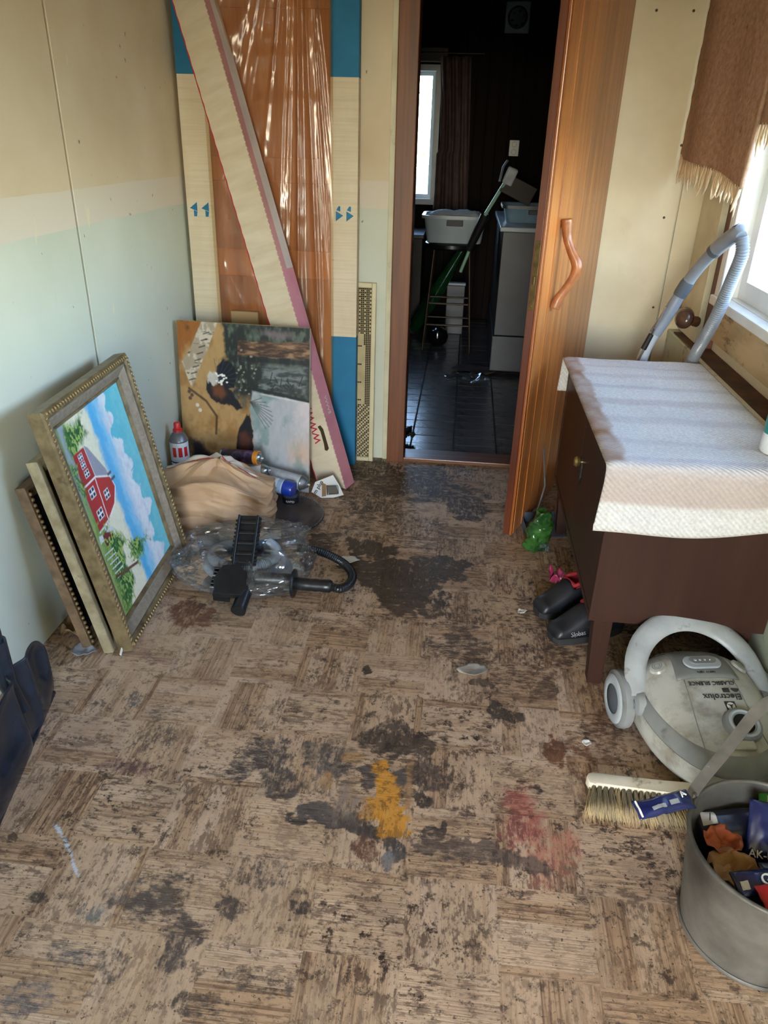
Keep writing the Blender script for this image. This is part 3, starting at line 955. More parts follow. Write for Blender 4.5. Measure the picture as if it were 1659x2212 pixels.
def card_edge_mat():
    m, nt, p = newmat('blue and cream printed cardboard')
    v = coords(nt)
    sp = N(nt, 'ShaderNodeSeparateXYZ'); nt.links.new(v, sp.inputs[0])
    cream = ramp(nt, [(0.3, S(226, 212, 186)), (0.7, S(212, 196, 166))], noise_(nt, coords(nt, (3, 3, 0.8)), 3, 5))
    rib = ramp(nt, [(0.4, 0.0), (0.75, 0.35)], noise_(nt, coords(nt, (4, 4, 110)), 1.0, 2))
    cream = mix_(nt, rib, cream, S(186, 164, 128))
    smear = ramp(nt, [(0.66, 0.0), (0.74, 0.7)], noise_(nt, coords(nt, (1, 1, 1.6)), 16, 6, 0.7))
    cream = mix_(nt, smear, cream, S(150, 124, 84))
    blue = ramp(nt, [(0.3, S(18, 118, 160)), (0.7, S(14, 104, 146))], noise_(nt, v, 8, 4))
    mid = math_(nt, 'MULTIPLY', math_(nt, 'GREATER_THAN', sp.outputs[2], 0.645), math_(nt, 'LESS_THAN', sp.outputs[2], 1.705))
    nt.links.new(mix_(nt, mid, blue, cream), p.inputs['Base Color'])
    p.inputs['Roughness'].default_value = 0.65
    bump_(nt, p, noise_(nt, coords(nt, (4, 4, 110)), 1.0, 2), 0.15, 0.002)
    return m


pk = thing('packed_door', 'new pine door packed in clear film with blue and cream cardboard edges', 'door', (-0.865, 3.432, 0.002), (-0.028, 0, 0))
m_pine = wood('pine under film', S(214, 146, 74), S(196, 124, 58), S(150, 86, 36), 2, 0.6, 0.5)
ob('door_slab', bx((-0.375, 0.012, 0.004), (0.375, 0.052, 2.04), 0.003), m_pine, pk)
for z0, z1 in ((0.004, 0.16), (0.9, 1.02), (1.3, 1.4), (1.94, 2.04)):
    ob('rail', bx((-0.28, 0.008, z0), (0.28, 0.0125, z1), 0.002), m_pine, pk)
m_edge = card_edge_mat()
for s, w in ((-1, 0.125), (1, 0.118)):
    x1 = s * 0.385; xin = s * (0.385 - w)
    pts = [(x1, 0.06), (x1, 0.0), (xin, 0.0), (xin, 0.004), (x1 - s * 0.004, 0.004), (x1 - s * 0.004, 0.06)]
    e = ob('cardboard_edge', prism(pts, 0.0, 2.07), m_edge, pk)
    ax = (-0.355, -0.302) if s < 0 else (0.305, 0.352, 0.372)
    for k, x in enumerate(ax):
        sg = 1 if s < 0 else -1
        zc = 1.185 - (0.005 if s > 0 else 0)
        # printed arrow: head and two-step shaft
        if s < 0:
            tri = [(x - 0.017, zc + 0.0), (x + 0.017, zc - 0.012), (x + 0.017, zc + 0.026)]
            sh = [(x + 0.0, zc - 0.034), (x + 0.013, zc - 0.034), (x + 0.017, zc - 0.014), (x + 0.0, zc - 0.008)]
        else:
            tri = [(x + 0.017, zc - 0.004), (x - 0.016, zc + 0.014), (x - 0.016, zc - 0.028)]
            sh = [(x - 0.014, zc + 0.018), (x + 0.004, zc + 0.012), (x + 0.004, zc + 0.034), (x - 0.004, zc + 0.034)]
        if k < 2:
            ob('arrow_print', prism(tri, -0.0006, 0.001, axis='y'), m_blueprint, e)
            ob('arrow_print', prism(sh, -0.0006, 0.001, axis='y'), m_blueprint, e)
ob('corner_pad', bx((-0.205, -0.028, 0.66), (-0.075, -0.001, 0.745), 0.004, 2), m_card, pk)


def film_fn(u, v):
    x = -0.27 + u * 0.55; z = 0.01 + v * 2.03
    # folds fan out from a pinched point high on the right
    dx, dz = x - 0.16, z - 2.6
    an = math.atan2(dx, -dz) * 2.6
    fold = 0.0
    for k, (fq, am) in enumerate(((9, .009), (21, .0045), (47, .0024))):
        fold += am * (1 - 2 * abs(float(vnoise(an * fq + k * 7, z * (0.6 + k * 0.5) + k)) * 2 - 1))
    fold *= 0.18 + 0.82 * float(sstep(-0.05, 0.12, x))
    fold += 0.007 * float(crumple(x, z, 0, 7, 3)) * (1 - 0.55 * float(sstep(0.0, 0.2, x)))
    fold += 0.02 * float(sstep(1.5, 1.75, z)) * float(crumple(x, z * 0.7, 0.4, 5, 8))
    ed = min(1, 12 * u, 12 * (1 - u))
    return (x, -0.002 - 0.012 - (fold + 0.012) * ed, z)


V, F = grid(film_fn, 120, 240)
ob('clear_film', (V, F), film_mat('packing film', (0.90, 0.80, 0.66, 1), 0.10, 0.05, 0.2, (0.8, 0.66, 0.5, 1)), pk, 'all')

# long leaning carton
zx = Vector((-0.601, 0.26, 1.953)).normalized()
xx = Vector((0.94, -0.342, 0)); xx = (xx - zx * xx.dot(zx)).normalized(); yx = zx.cross(xx)
LW, LD = 0.15, 0.085
o0 = Vector((-0.483, 3.14, 0.003)) - xx * LW
lb = thing('long_carton', 'long narrow cream carton with pink side leaning across the packed door', 'box', mat=basis(o0, xx, yx, zx))
LB = 2.33


def strip(parts, z0, z1, y, mat, nm, amp=0.004, pitch=0.03):
    """thin printed strip with a perforated, toothed edge"""
    n = int((z1 - z0) / pitch)
    L, R = [], []
    for i in range(n + 1):
        z = z0 + (z1 - z0) * i / n
        t = amp if i % 2 else 0
        L.append((parts[0], z)); R.append((parts[1] + t, z))
    pts = L + R[::-1]
    return ob(nm, prism(pts, y - 0.0012, y + 0.002, axis='y'), mat, lb)


def foot(x, y): return (0.003 - o0.z - x * xx.z - y * yx.z) / zx.z


def long_box(nm, x0, x1, y0, y1, z1, mat, z0=None):
    b = bmesh.new()
    c4 = ((x0, y0), (x1, y0), (x1, y1), (x0, y1))
    lo = [b.verts.new((x, y, foot(x, y) if z0 is None else z0)) for x, y in c4]; hi = [b.verts.new((x, y, z1)) for x, y in c4]
    b.faces.new(lo[::-1]); b.faces.new(hi)
    for i in range(4): b.faces.new((lo[i], lo[(i + 1) % 4], hi[(i + 1) % 4], hi[i]))
    return ob(nm, b, mat, lb)


long_box('carton_body', 0.002, LW, 0.0, LD, LB, m_card)
strip((0.0, 0.003), 0.06, LB, 0.0, m_red, 'red_edge', 0.0025, 0.03)
m_ptop = PM('lilac grey print', S(212, 202, 198), S(198, 186, 184), rough=0.6)
long_box('pink_side', LW + 0.0002, LW + 0.003, -0.001, LD, 1.02, m_pink)
long_box('lilac_side', LW + 0.0002, LW + 0.003, 0.035, LD, LB, m_ptop, 1.0205)
long_box('pink_line', LW + 0.0002, LW + 0.003, -0.001, 0.0345, LB, PM('faded pink print', S(206, 150, 150), rough=0.6), 1.0205)
n_t = int(LB / 0.022)
tooth = None
for i in range(n_t):
    if tooth is None:
        tooth = ob('perforation_tooth', prism([(0, 0), (0.006, 0.008), (0, 0.016)], -0.002, 0.0015, axis='y'), m_card, lb)
        tooth.location = (LW - 0.001, -0.0025, 0.01)
    elif i % 1 == 0:
        dup(tooth, lb, (LW - 0.001, -0.0025, 0.01 + i * 0.022))
text('web_print', 'WWW.S', 0.052, m_red, lb, lay((0.078, -0.0012, 0.335), (0, 0, 1), (-1, 0, 0)), bold=0.0006)
text('side_print', 'VVVVS', 0.03, m_paper, lb, lay((LW + 0.0035, 0.045, 0.4), (0, 0, -1), (0, 1, 0)))
ob('hand_hole', prism([(0.100, 0.20), (0.112, 0.195), (0.124, 0.205), (0.124, 0.30), (0.114, 0.32), (0.098, 0.315), (0.106, 0.292), (0.105, 0.23)], -0.0014, 0.001, axis='y'), PM('brown inside of carton', S(70, 52, 26), rough=0.8), lb)

# lace panel in a cream frame, leaning between carton and door casing
lp = thing('lace_panel', 'narrow cream frame with dark lace panel leaning beside door casing', 'panel', (-0.452, 3.496, 0.0), (-0.035, 0, 0))
m_cream = PM('cream painted wood', S(216, 204, 168), S(200, 186, 148), rough=0.5, scale=6, dirt=S(140, 116, 76), dscale=9, dlo=0.62, dhi=0.8)
W_, H_ = 0.155, 0.885
ob('frame_bar', bx((0.055 - 0.02, 0, 0), (0.055, 0.018, H_), 0.002), m_cream, lp)
ob('frame_bar', bx((0.055 - W_, 0, 0), (0.055 - W_ + 0.02, 0.018, H_), 0.002), m_cream, lp)
ob('frame_bar', bx((0.055 - W_ + 0.0205, 0, 0), (0.055 - 0.0205, 0.018, 0.02), 0.002), m_cream, lp)
ob('frame_bar', bx((0.055 - W_ + 0.0205, 0, H_ - 0.022), (0.055 - 0.0205, 0.018, H_), 0.002), m_cream, lp)
ob('back_board', bx((0.055 - W_ + 0.021, 0.010, 0.021), (0.055 - 0.021, 0.014, H_ - 0.023)), PM('dark cloth backing', S(40, 32, 26), rough=0.9), lp)
LV, LF = [], []
def quad(x0, x1, z0, z1, y=0.008):
    k = len(LV)
    LV.extend([(x0, y, z0), (x1, y, z0), (x1, y, z1), (x0, y, z1)]); LF.append((k, k + 1, k + 2, k + 3))
lx0, lx1, lz0, lz1 = 0.055 - W_ + 0.022, 0.055 - 0.022, 0.022, H_ - 0.024
nc, nr = 13, 94
cw, ch = (lx1 - lx0) / nc, (lz1 - lz0) / nr
for i in range(nc + 1): quad(lx0 + i * cw - 0.0008, lx0 + i * cw + 0.0008, lz0, lz1)
for j in range(nr + 1): quad(lx0, lx1, lz0 + j * ch - 0.0008, lz0 + j * ch + 0.0008, 0.0078)
for i in range(nc):
    for j in range(nr):
        t = j / nr
        mid = abs(i - nc / 2 + 0.5)
        fill = (0.32 < t < 0.68 and mid < 4 and (j % 10 != 3 or mid > 1)) or (t <= 0.32 and (i * 7 + j * 3 + (j // 3) * 5) % 5 < 2) or (0.68 < t < 0.74 and mid < 3)
        if t > 0.74: fill = i % 3 == 0 and j % 2 == 0
        if fill: quad(lx0 + i * cw, lx0 + (i + 1) * cw, lz0 + j * ch, lz0 + (j + 1) * ch, 0.0076)
lc = ob('lace', (LV, LF), PM('ecru lace thread', S(196, 180, 140), S(170, 152, 112), rough=0.85), lp)
lc['kind'] = 'stuff'

# --- pictures
m_oil = vcol_mat('oil paint', 0.42, 0.25, 260, 0.35, 0.15)


def lerp(a, b, t): return a * (1 - t[..., None]) + np.array(b) * t[..., None]
L3 = lambda r, g, b: np.array(S(r, g, b)[:3])


def paint_farm(U, Vv):
    """local x = width (picture height), local z = length (picture left at the top)"""
    py = U; px = 1 - Vv
    w1_ = fbm(px * 22, py * 22, 4) - 0.5
    w2_ = fbm(px * 70, py * 70, 3) - 0.5
    c = np.zeros(U.shape + (3,)) + L3(96, 190, 206)
    c = lerp(c, L3(120, 200, 210), sstep(0.75, 1.0, py + w1_ * 0.3))
    c = lerp(c, L3(90, 176, 222), sstep(0.74, 0.62, py) * sstep(0.36, 0.5, py))
    cl = sstep(0.80, 0.775, py - 0.05 * np.sin(px * 21) - 0.04 * np.sin(px * 47 + 1) + 0.10 * w1_ - 0.05 * (px > 0.45) + 0.09 * sstep(0.3, 0.0, px)) * sstep(0.58, 0.72, py + w1_ * 0.1)
    c = lerp(c, L3(226, 228, 232), cl * 0.95)
    c = lerp(c, L3(190, 196, 214), cl * sstep(-0.1, 0.3, w1_) * 0.6)
    c = lerp(c, L3(150, 208, 232), sstep(0.06, 0.0, abs(py - 0.6 + w1_ * 0.1)) * 0.6)
    c = lerp(c, L3(232, 224, 196), sstep(0.5, 0.42, py + w1_ * 0.08) * 0.95)
    # meadow
    c = lerp(c, L3(126, 158, 84), sstep(0.2, 0.12, py + w1_ * 0.12))
    c = lerp(c, L3(168, 188, 110), sstep(0.09, 0.02, py + w1_ * 0.08) * sstep(0.1, 0.6, px))
    c = lerp(c, L3(160, 168, 176), sstep(0.05, 0.02, abs(py - 0.02 - 0.06 * (1 - px))) * sstep(0.5, 0.2, px))
    # trees at the left
    tr = sstep(0.0, 0.05, inpoly(px + w1_ * 0.06, py + w2_ * 0.06, [(0, .08), (.1, .05), (.24, .10), (.15, .28), (.12, .42), (.06, .36), (.0, .46)]))
    leaf = lerp(lerp(np.zeros(U.shape + (3,)) + L3(44, 92, 54), L3(70, 118, 58), sstep(-0.05, 0.12, w2_ - w1_)), L3(150, 176, 92), sstep(0.0, 0.10, w2_ + w1_ * 0.6))
    c = c * (1 - tr[..., None]) + leaf * tr[..., None]
    # house: long red wing, gable, grey roof
    red, red2 = L3(170, 52, 54), L3(140, 36, 44)
    def poly(pts, colr, soft=0.004):
        nonlocal c
        c = lerp(c, colr, sstep(-soft, soft, inpoly(px, py, pts)))
    poly([(.15, .27), (.17, .31), (.32, .44), (.405, .47), (.43, .485), (.325, .285)], L3(150, 150, 162))
    poly([(.155, .27), (.32, .285), (.31, .275), (.16, .26)], L3(230, 226, 224))
    poly([(.155, .11), (.155, .265), (.32, .28), (.32, .09)], red)
    poly([(.315, .085), (.315, .275), (.37, .46), (.435, .485), (.50, .40), (.535, .26), (.545, .09)], L3(178, 54, 56))
    c = lerp(c, L3(236, 230, 226), sstep(0.007, 0.002, np.minimum.reduce([segd(px, py, (.315, .085), (.315, .28)), segd(px, py, (.315, .28), (.37, .462)), segd(px, py, (.37, .462), (.435, .487)), segd(px, py, (.435, .487), (.505, .40)), segd(px, py, (.505, .40), (.545, .25)), segd(px, py, (.315, .27), (.54, .25)), segd(px, py, (.545, .25), (.55, .09))])))
    poly([(.35, .44), (.35, .50), (.365, .50), (.365, .44)], L3(80, 80, 92))
    poly([(.385, .46), (.385, .53), (.40, .53), (.40, .46)], L3(80, 80, 92))
    for a, b, w, h in ((.185, .19, .016, .03), (.225, .19, .016, .03), (.27, .195, .018, .032), (.365, .175, .026, .04), (.48, .18, .026, .042), (.43, .345, .024, .036)):
        poly([(a - w, b - h), (a + w, b - h), (a + w, b + h), (a - w, b + h)], L3(238, 236, 234), 0.003)
        for q in (-1, 1):
            for e in (-1, 1):
                poly([(a + q * w * .5 - w * .33, b + e * h * .48 - h * .36), (a + q * w * .5 + w * .33, b + e * h * .48 - h * .36), (a + q * w * .5 + w * .33, b + e * h * .48 + h * .36), (a + q * w * .5 - w * .33, b + e * h * .48 + h * .36)], L3(48, 60, 84), 0.002)
    poly([(.575, .10), (.565, .18), (.60, .255), (.655, .22), (.655, .12)], L3(120, 48, 54))
    poly([(.55, .17), (.59, .28), (.61, .27), (.575, .16)], L3(212, 212, 216))
    poly([(.56, .06), (.57, .11), (.60, .11), (.60, .05)], L3(228, 226, 224))
    # bushes in front and the wood at the right
    for pts in ([(.14, .02), (.2, .16), (.25, .10), (.3, .14), (.36, .10), (.42, .06), (.3, .0)], [(.53, .10), (.53, .30), (.57, .30), (.60, .16)],
                [(.60, .12), (.60, .30), (.66, .36), (.70, .44), (.74, .33), (.80, .28), (.86, .34), (.95, .30), (1, .22), (1.0, .02), (.8, .05), (.70, .08)],
                [(.70, .40), (.74, .55), (.78, .74), (.84, .76), (.82, .60), (.88, .58), (.86, .40), (.80, .34)]):
        g = sstep(0.0, 0.04, inpoly(px + w1_ * 0.10, py + w2_ * 0.12, pts) + w2_ * 0.10)
        c = c * (1 - g[..., None]) + leaf * g[..., None]
    for k in range(6):
        a = (.66 + .03 * k, .05 + .01 * k)
        c = lerp(c, L3(226, 224, 220), sstep(0.005, 0.002, segd(px, py, a, (a[0] + .012, a[1] + .13))) * 0.9)
    c = lerp(c, L3(112, 72, 56), sstep(0.010, 0.005, segd(px, py, (.80, .09), (.86, .42))))
    return np.clip(c * (0.93 + 0.16 * (w2_ + 0.5))[..., None], 0, 1)


def paint_grouse(U, Vv):
    x, y = U, Vv
    a1 = fbm(x * 12, y * 12, 4) - 0.5
    a2 = fbm(x * 50, y * 30, 3) - 0.5
    a3 = fbm(x * 14 + 9, y * 70 + 3, 3) - 0.5
    c = np.zeros(U.shape + (3,)) + L3(176, 140, 92)
    c = lerp(c, L3(146, 106, 58), sstep(-0.05, 0.25, a1) * 0.8)
    c = lerp(c, L3(150, 92, 38), sstep(0.72, 0.85, y - x * 0.8 + a1 * 0.2))
    c = lerp(c, L3(96, 64, 30), sstep(0.1, 0.3, a1) * sstep(0.8, 0.9, y - x * .8))
    # forest at the upper right
    fo = sstep(0.0, 0.05, x - (0.30 + 0.10 * sstep(0.9, 0.55, y)) + a1 * 0.18) * sstep(0.50, 0.58, y + a1 * 0.1)
    dark = lerp(np.zeros(U.shape + (3,)) + L3(40, 44, 42), L3(66, 74, 62), sstep(-0.1, 0.2, a1 + a2 * .6))
    c = c * (1 - fo[..., None]) + dark * fo[..., None]
    hz = fo * sstep(0.0, 0.35, a2 * .7 + a1 * 0.6)
    c = lerp(c, L3(92, 104, 96), hz * 0.8)
    # grey thicket with pale lights
    th = sstep(0.0, 0.06, inpoly(x + a1 * .1, y + a2 * .06, [(.60, .60), (.62, .80), (1, .80), (1, .58)]))
    c = c * (1 - th[..., None]) + lerp(np.zeros(U.shape + (3,)) + L3(60, 66, 66), L3(116, 122, 120), sstep(-0.12, 0.2, a3 + a1 * .5)) * th[..., None]
    # fallen log
    lg = sstep(0.0, 0.012, inpoly(x + a1 * .02, y + a1 * .03, [(.455, .905), (1.01, .93), (1.01, .815), (.45, .815)]))
    bark = lerp(lerp(np.zeros(U.shape + (3,)) + L3(66, 48, 40), L3(112, 82, 60), sstep(-0.2, -0.02, a3)), L3(152, 118, 88), sstep(0.0, 0.15, a3))
    c = c * (1 - lg[..., None]) + bark * lg[..., None]
    c = lerp(c, L3(30, 32, 32), sstep(0.022, 0.008, abs(y - 0.80 - x * 0.0)) * sstep(0.45, 0.5, x) * 0.8)
    c = lerp(c, L3(120, 104, 108), sstep(0.03, 0.0, abs(y - 0.955 + a1 * .05)) * sstep(0.62, 0.7, x) * sstep(.92, .8, x) * 0.8)
    # white lake with the pink glow
    lk_ = sstep(0.0, 0.02, inpoly(x + a1 * .03, y + a1 * .03, [(.555, .62), (1.02, .575), (1.02, -.02), (.50, -.02), (.56, .26), (.535, .5)]))
    wat = np.zeros(U.shape + (3,)) + L3(172, 174, 178)
    wat = lerp(wat, L3(132, 150, 150), sstep(0.0, 0.25, a1 + 0.12 * sstep(.75, .55, x)))
    wat = lerp(wat, L3(206, 192, 194), sstep(.85, 1.0, x + a1 * .3) * sstep(.2, .5, y) * .9)
    wat = lerp(wat, L3(206, 168, 140), sstep(0.12, 0.0, np.hypot(x - .93, (y - .25) * .8) + a1 * .1) * .8)
    wat = lerp(wat, L3(110, 124, 110), sstep(0.09, 0.0, np.hypot((x - .64) * .9, (y - .10) * .5) + a1 * .1) * .8)
    c = c * (1 - lk_[..., None]) + wat * lk_[..., None]
    c = lerp(c, L3(34, 40, 40), sstep(0.014, 0.006, abs(y - (0.63 - (x - .56) * .13)) + a2 * .01) * sstep(.54, .57, x))
    c = lerp(c, L3(206, 206, 202), sstep(0.008, 0.003, abs(y - (0.605 - (x - .56) * .1))) * sstep(.6, .65, x) * .7)
    for k in range(9):   # dry twigs over the water
        an = 0.35 + 0.24 * k
        p1 = (.56 + .16 * math.cos(an - 1.2), .50 + .12 * math.sin(an - 1.6))
        c = lerp(c, L3(60, 64, 58), sstep(0.004, 0.0015, segd(x, y, (.545, .545), p1)) * .7)
    for k in range(14):
        p0 = (.68 + .02 * k, .66 + .012 * math.sin(k * 2.1)); p1 = (p0[0] + .035 * math.cos(k), p0[1] + .05 * math.sin(k * 1.7) + .01)
        c = lerp(c, L3(36, 44, 42), sstep(0.005, 0.002, segd(x, y, p0, p1)) * .9)
    # birch
    bi = sstep(0.0, 0.008, inpoly(x + a1 * .015, y, [(.195, 1.02), (.325, 1.02), (.24, .85), (.17, .74), (.10, .60), (.08, .62), (.02, .76), (.09, .84)]))
    bk = lerp(lerp(np.zeros(U.shape + (3,)) + L3(168, 152, 130), L3(200, 188, 168), sstep(-0.1, 0.15, a2 + a1)), L3(104, 94, 84), sstep(0.14, 0.3, a3 + a2 * .3))
    c = c * (1 - bi[..., None]) + bk * bi[..., None]
    for k in range(8):
        p0 = (.20 - .018 * k, .93 - .04 * k)
        c = lerp(c, L3(48, 40, 36), sstep(0.006, 0.002, segd(x, y, p0, (p0[0] + .045, p0[1] + .012))) * .8)
    # dark lower left
    c = lerp(c, L3(44, 36, 40), sstep(0.0, 0.09, inpoly(x + a1 * .2, y + a1 * .2, [(0, .42), (.12, .32), (.25, .22), (.42, .16), (.5, -.02), (-.02, -.02)])))
    c = lerp(c, L3(40, 30, 28), sstep(0.012, 0.004, np.minimum.reduce([segd(x, y, (.07, .60), (.20, .53)), segd(x, y, (.20, .53), (.28, .44)), segd(x, y, (.28, .44), (.27, .33))])) * .8)
    for q in ((.07, .58), (.09, .56), (.075, .54), (.13, .50), (.15, .47)):
        c = lerp(c, L3(96, 70, 60) if q[0] < .1 else L3(212, 204, 190), sstep(0.018, 0.010, np.hypot(x - q[0], (y - q[1]) * 1.2)))
    for k in range(26):   # pale leaves on the dark scrub
        qx, qy = .40 + .22 * float(_TAB[k, 3]), .58 + .28 * float(_TAB[k, 9])
        c = lerp(c, L3(168, 164, 150), sstep(0.012, 0.004, np.hypot(x - qx, (y - qy) * 1.5) + a2 * .02) * .7)
    # first bird: spread tail, white spots, brown back
    def shape(pts, colr, soft=0.006, jit=0.02):
        nonlocal c
        c = lerp(c, colr, sstep(-soft, soft, inpoly(x + a2 * jit, y + a2 * jit, pts)))
    shape([(.285, .64), (.29, .74), (.345, .79), (.42, .765), (.45, .70), (.43, .625), (.36, .61)], L3(22, 24, 34))
    for k in range(9):
        an = -0.35 + k * 0.26
        c = lerp(c, L3(56, 60, 74), sstep(0.004, 0.001, segd(x, y, (.30, .66), (.30 + .15 * math.cos(an), .66 + .13 * math.sin(an)))) * .6)
    shape([(.215, .68), (.24, .715), (.29, .70), (.30, .65), (.26, .615), (.22, .62)], L3(196, 190, 180))
    shape([(.21, .655), (.205, .60), (.24, .545), (.31, .515), (.39, .515), (.44, .485), (.485, .50), (.46, .545), (.40, .60), (.33, .65), (.28, .625), (.25, .635)], L3(34, 32, 38))
    shape([(.25, .62), (.26, .57), (.32, .545), (.36, .58), (.33, .635)], L3(108, 64, 40), 0.02)
    for k in range(22):
        qx, qy = .285 + .09 * float(_TAB[k, 30]), .635 + .07 * float(_TAB[k, 31])
        c = lerp(c, L3(236, 236, 230), sstep(0.009, 0.004, np.hypot((x - qx) * .8, (y - qy) * 1.3)))
    # second bird
    shape([(.525, .475), (.50, .44), (.45, .37), (.43, .30), (.42, .20), (.56, .20), (.565, .30), (.55, .42)], L3(30, 28, 34), 0.006, 0.03)
    shape([(.45, .34), (.45, .24), (.53, .22), (.54, .31), (.50, .36)], L3(84, 46, 34), 0.02)
    return np.clip(c * (0.9 + 0.2 * (a2 + 0.5))[..., None], 0, 1)


# grouse canvas: no frame, bare canvas edges
cx = Vector((math.cos(-.06), math.sin(-.06), 0)); cn = Vector((-cx.y, cx.x, 0)); cu = Vector((0, 0, math.cos(.11))) + cn * math.sin(.11)
gp = thing('grouse_painting', 'unframed oil canvas of forest grouse birds turned on its side', 'painting', mat=basis((-1.2568, 3.142, 0.0025), cx, cx.cross(cu) * -1, cu))
# keep a right-handed frame: local y points into the canvas
gp.matrix_world = basis((-1.2500, 3.108, 0.0025), cx, cu.cross(cx), cu)
CW, CH = 0.606, 0.75
sheet('painted_face', CW, CH, 230, 280, paint_grouse, m_oil, gp)
ob('canvas_wrap', bx((0, 0.0006, 0), (CW, 0.022, CH), 0.002), PM('raw canvas edge', S(206, 190, 158), S(178, 158, 122), rough=0.8, dirt=S(110, 90, 60), dscale=14), gp)

# framed farmhouse picture, standing on its short side
m_goldA = PM('dull gold frame', S(136, 118, 86), S(100, 84, 58), rough=0.42, metal=0.25, scale=20, bump=0.3, bscale=90, dirt=S(66, 52, 34), dscale=14, dlo=0.56, dhi=0.72)
m_goldB = PM('bright gold ornament', S(184, 158, 112), S(130, 106, 66), rough=0.38, metal=0.35, scale=40, bump=0.2)
m_liner = PM('grey beige liner', S(146, 132, 114), S(124, 110, 92), rough=0.65, scale=60, bump=0.4, bscale=260)
m_fback = PM('old backing wood', S(120, 100, 70), S(88, 70, 46), rough=0.8)


def leaning(name, label, x0, y0, yaw, tilt, W, Lh, off=0.0):
    u = Vector((math.cos(yaw), math.sin(yaw), 0)); n = Vector((-math.sin(yaw), math.cos(yaw), 0))
    up = Vector((0, 0, math.cos(tilt))) + n * math.sin(tilt)
    return thing(name, label, 'painting', mat=basis((x0, y0, off), u, up.cross(u), up))


def mitred(W, Lh, prof, mat, parent, nm, part=True):
    """four mitred frame bars; prof = list of (inset, depth) in order round the moulding section"""
    out = []
    cor = [((0, 0), (1, 1)), ((W, 0), (-1, 1)), ((W, Lh), (-1, -1)), ((0, Lh), (1, -1))]
    for k in range(4):
        (ax, az), (sx, sz) = cor[k]; (bx_, bz), (tx, tz) = cor[(k + 1) % 4]
        b = bmesh.new()
        va = [b.verts.new((ax + sx * i, d, az + sz * i)) for i, d in prof]
        vb = [b.verts.new((bx_ + tx * i, d, bz + tz * i)) for i, d in prof]
        n = len(prof)
        for q in range(n):
            b.faces.new((va[q], va[(q + 1) % n], vb[(q + 1) % n], vb[q]))
        b.faces.new(va); b.faces.new(vb[::-1])
        out.append(ob(nm, b, mat, parent))
    return out


FW, FL = 0.634, 0.808
fp = leaning('farmhouse_painting', 'large gold framed painting of a red farmhouse standing on its side', -0.966, 1.8194, 1.6238, 0.1846, FW, FL, 0.009)
bars = mitred(FW, FL, [(0.0, 0.045), (0.0, 0.006), (0.006, 0.0), (0.018, 0.0), (0.024, 0.006), (0.030, 0.008), (0.030, 0.045)], m_goldA, fp, 'frame_bar')
mitred(FW, FL, [(0.0302, 0.010), (0.036, 0.007), (0.066, 0.026), (0.066, 0.042), (0.0302, 0.042)], m_liner, fp, 'liner')
mitred(FW, FL, [(0.0662, 0.024), (0.070, 0.022), (0.078, 0.030), (0.078, 0.041), (0.0662, 0.041)], m_goldA, fp, 'inner_lip')
pic = sheet('painted_canvas', FW - 0.156, FL - 0.156, 210, 280, paint_farm, vcol_mat('fresh oil paint', 0.4, 0.2, 260, 0.35, 0.1), fp)
pic.location = (0.078, 0.034, 0.078)
ob('back_board', bx((0.03, 0.0425, 0.03), (FW - 0.03, 0.0449, FL - 0.03)), m_fback, fp)
orn = None
for k, (p0, p1) in enumerate((((0.012, 0.012), (FW - 0.012, 0.012)), ((FW - 0.012, 0.012), (FW - 0.012, FL - 0.012)), ((FW - 0.012, FL - 0.012), (0.012, FL - 0.012)), ((0.012, FL - 0.012), (0.012, 0.012)))):
    ln = math.hypot(p1[0] - p0[0], p1[1] - p0[1]); n = int(ln / 0.0165)
    an = math.atan2(p1[1] - p0[1], p1[0] - p0[0])
    for i in range(n):
        t = (i + 0.5) / n
        loc = (p0[0] + (p1[0] - p0[0]) * t, -0.0015, p0[1] + (p1[1] - p0[1]) * t)
        if orn is None:
            b = bmesh.new(); bmesh.ops.create_icosphere(b, subdivisions=1, radius=1.0)
            bmesh.ops.scale(b, vec=(0.0052, 0.0045, 0.0098), verts=b.verts)
            orn = ob('ornament', b, m_goldB, bars[k], 'all', loc, (0, -an - 0.5, 0))
        else:
            dup(orn, bars[k], loc, (0, -an - 0.5, 0))

f2p = leaning('plain_framed_picture', 'plain pale gold framed picture, middle of the leaning stack', -1.026, 1.808, 1.60, 0.195, 0.56, 0.665, 0.005)
mitred(0.56, 0.665, [(0, 0.032), (0, 0.002), (0.004, 0), (0.02, 0.0), (0.045, 0.012), (0.045, 0.032)], PM('worn pale gold', S(172, 160, 132), S(136, 122, 94), rough=0.45, metal=0.2, scale=18, dirt=S(74, 58, 38), dscale=12, dlo=0.58, dhi=0.7), f2p, 'frame_bar')
ob('dark_canvas', bx((0.045, 0.014, 0.045), (0.515, 0.018, 0.62)), PM('dark old picture', S(58, 46, 40), S(34, 30, 32), rough=0.4, scale=7), f2p)
f3p = leaning('ornate_framed_picture', 'brown ornate framed dark picture nearest the wall in the stack', -1.10, 1.815, 1.59, 0.2, 0.50, 0.575, 0.005)
b3 = mitred(0.50, 0.575, [(0, 0.030), (0, 0.003), (0.003, 0), (0.014, 0.0), (0.018, 0.005), (0.048, 0.016), (0.048, 0.030)], PM('brown gold frame', S(128, 104, 80), S(92, 72, 54), rough=0.5, metal=0.15, scale=20, dirt=S(56, 42, 32), dscale=14), f3p, 'frame_bar')
ob('dark_canvas', bx((0.048, 0.017, 0.048), (0.452, 0.02, 0.527)), PM('dark blue brown picture', S(36, 36, 48), S(30, 24, 26), rough=0.35, scale=6), f3p)
o3 = None
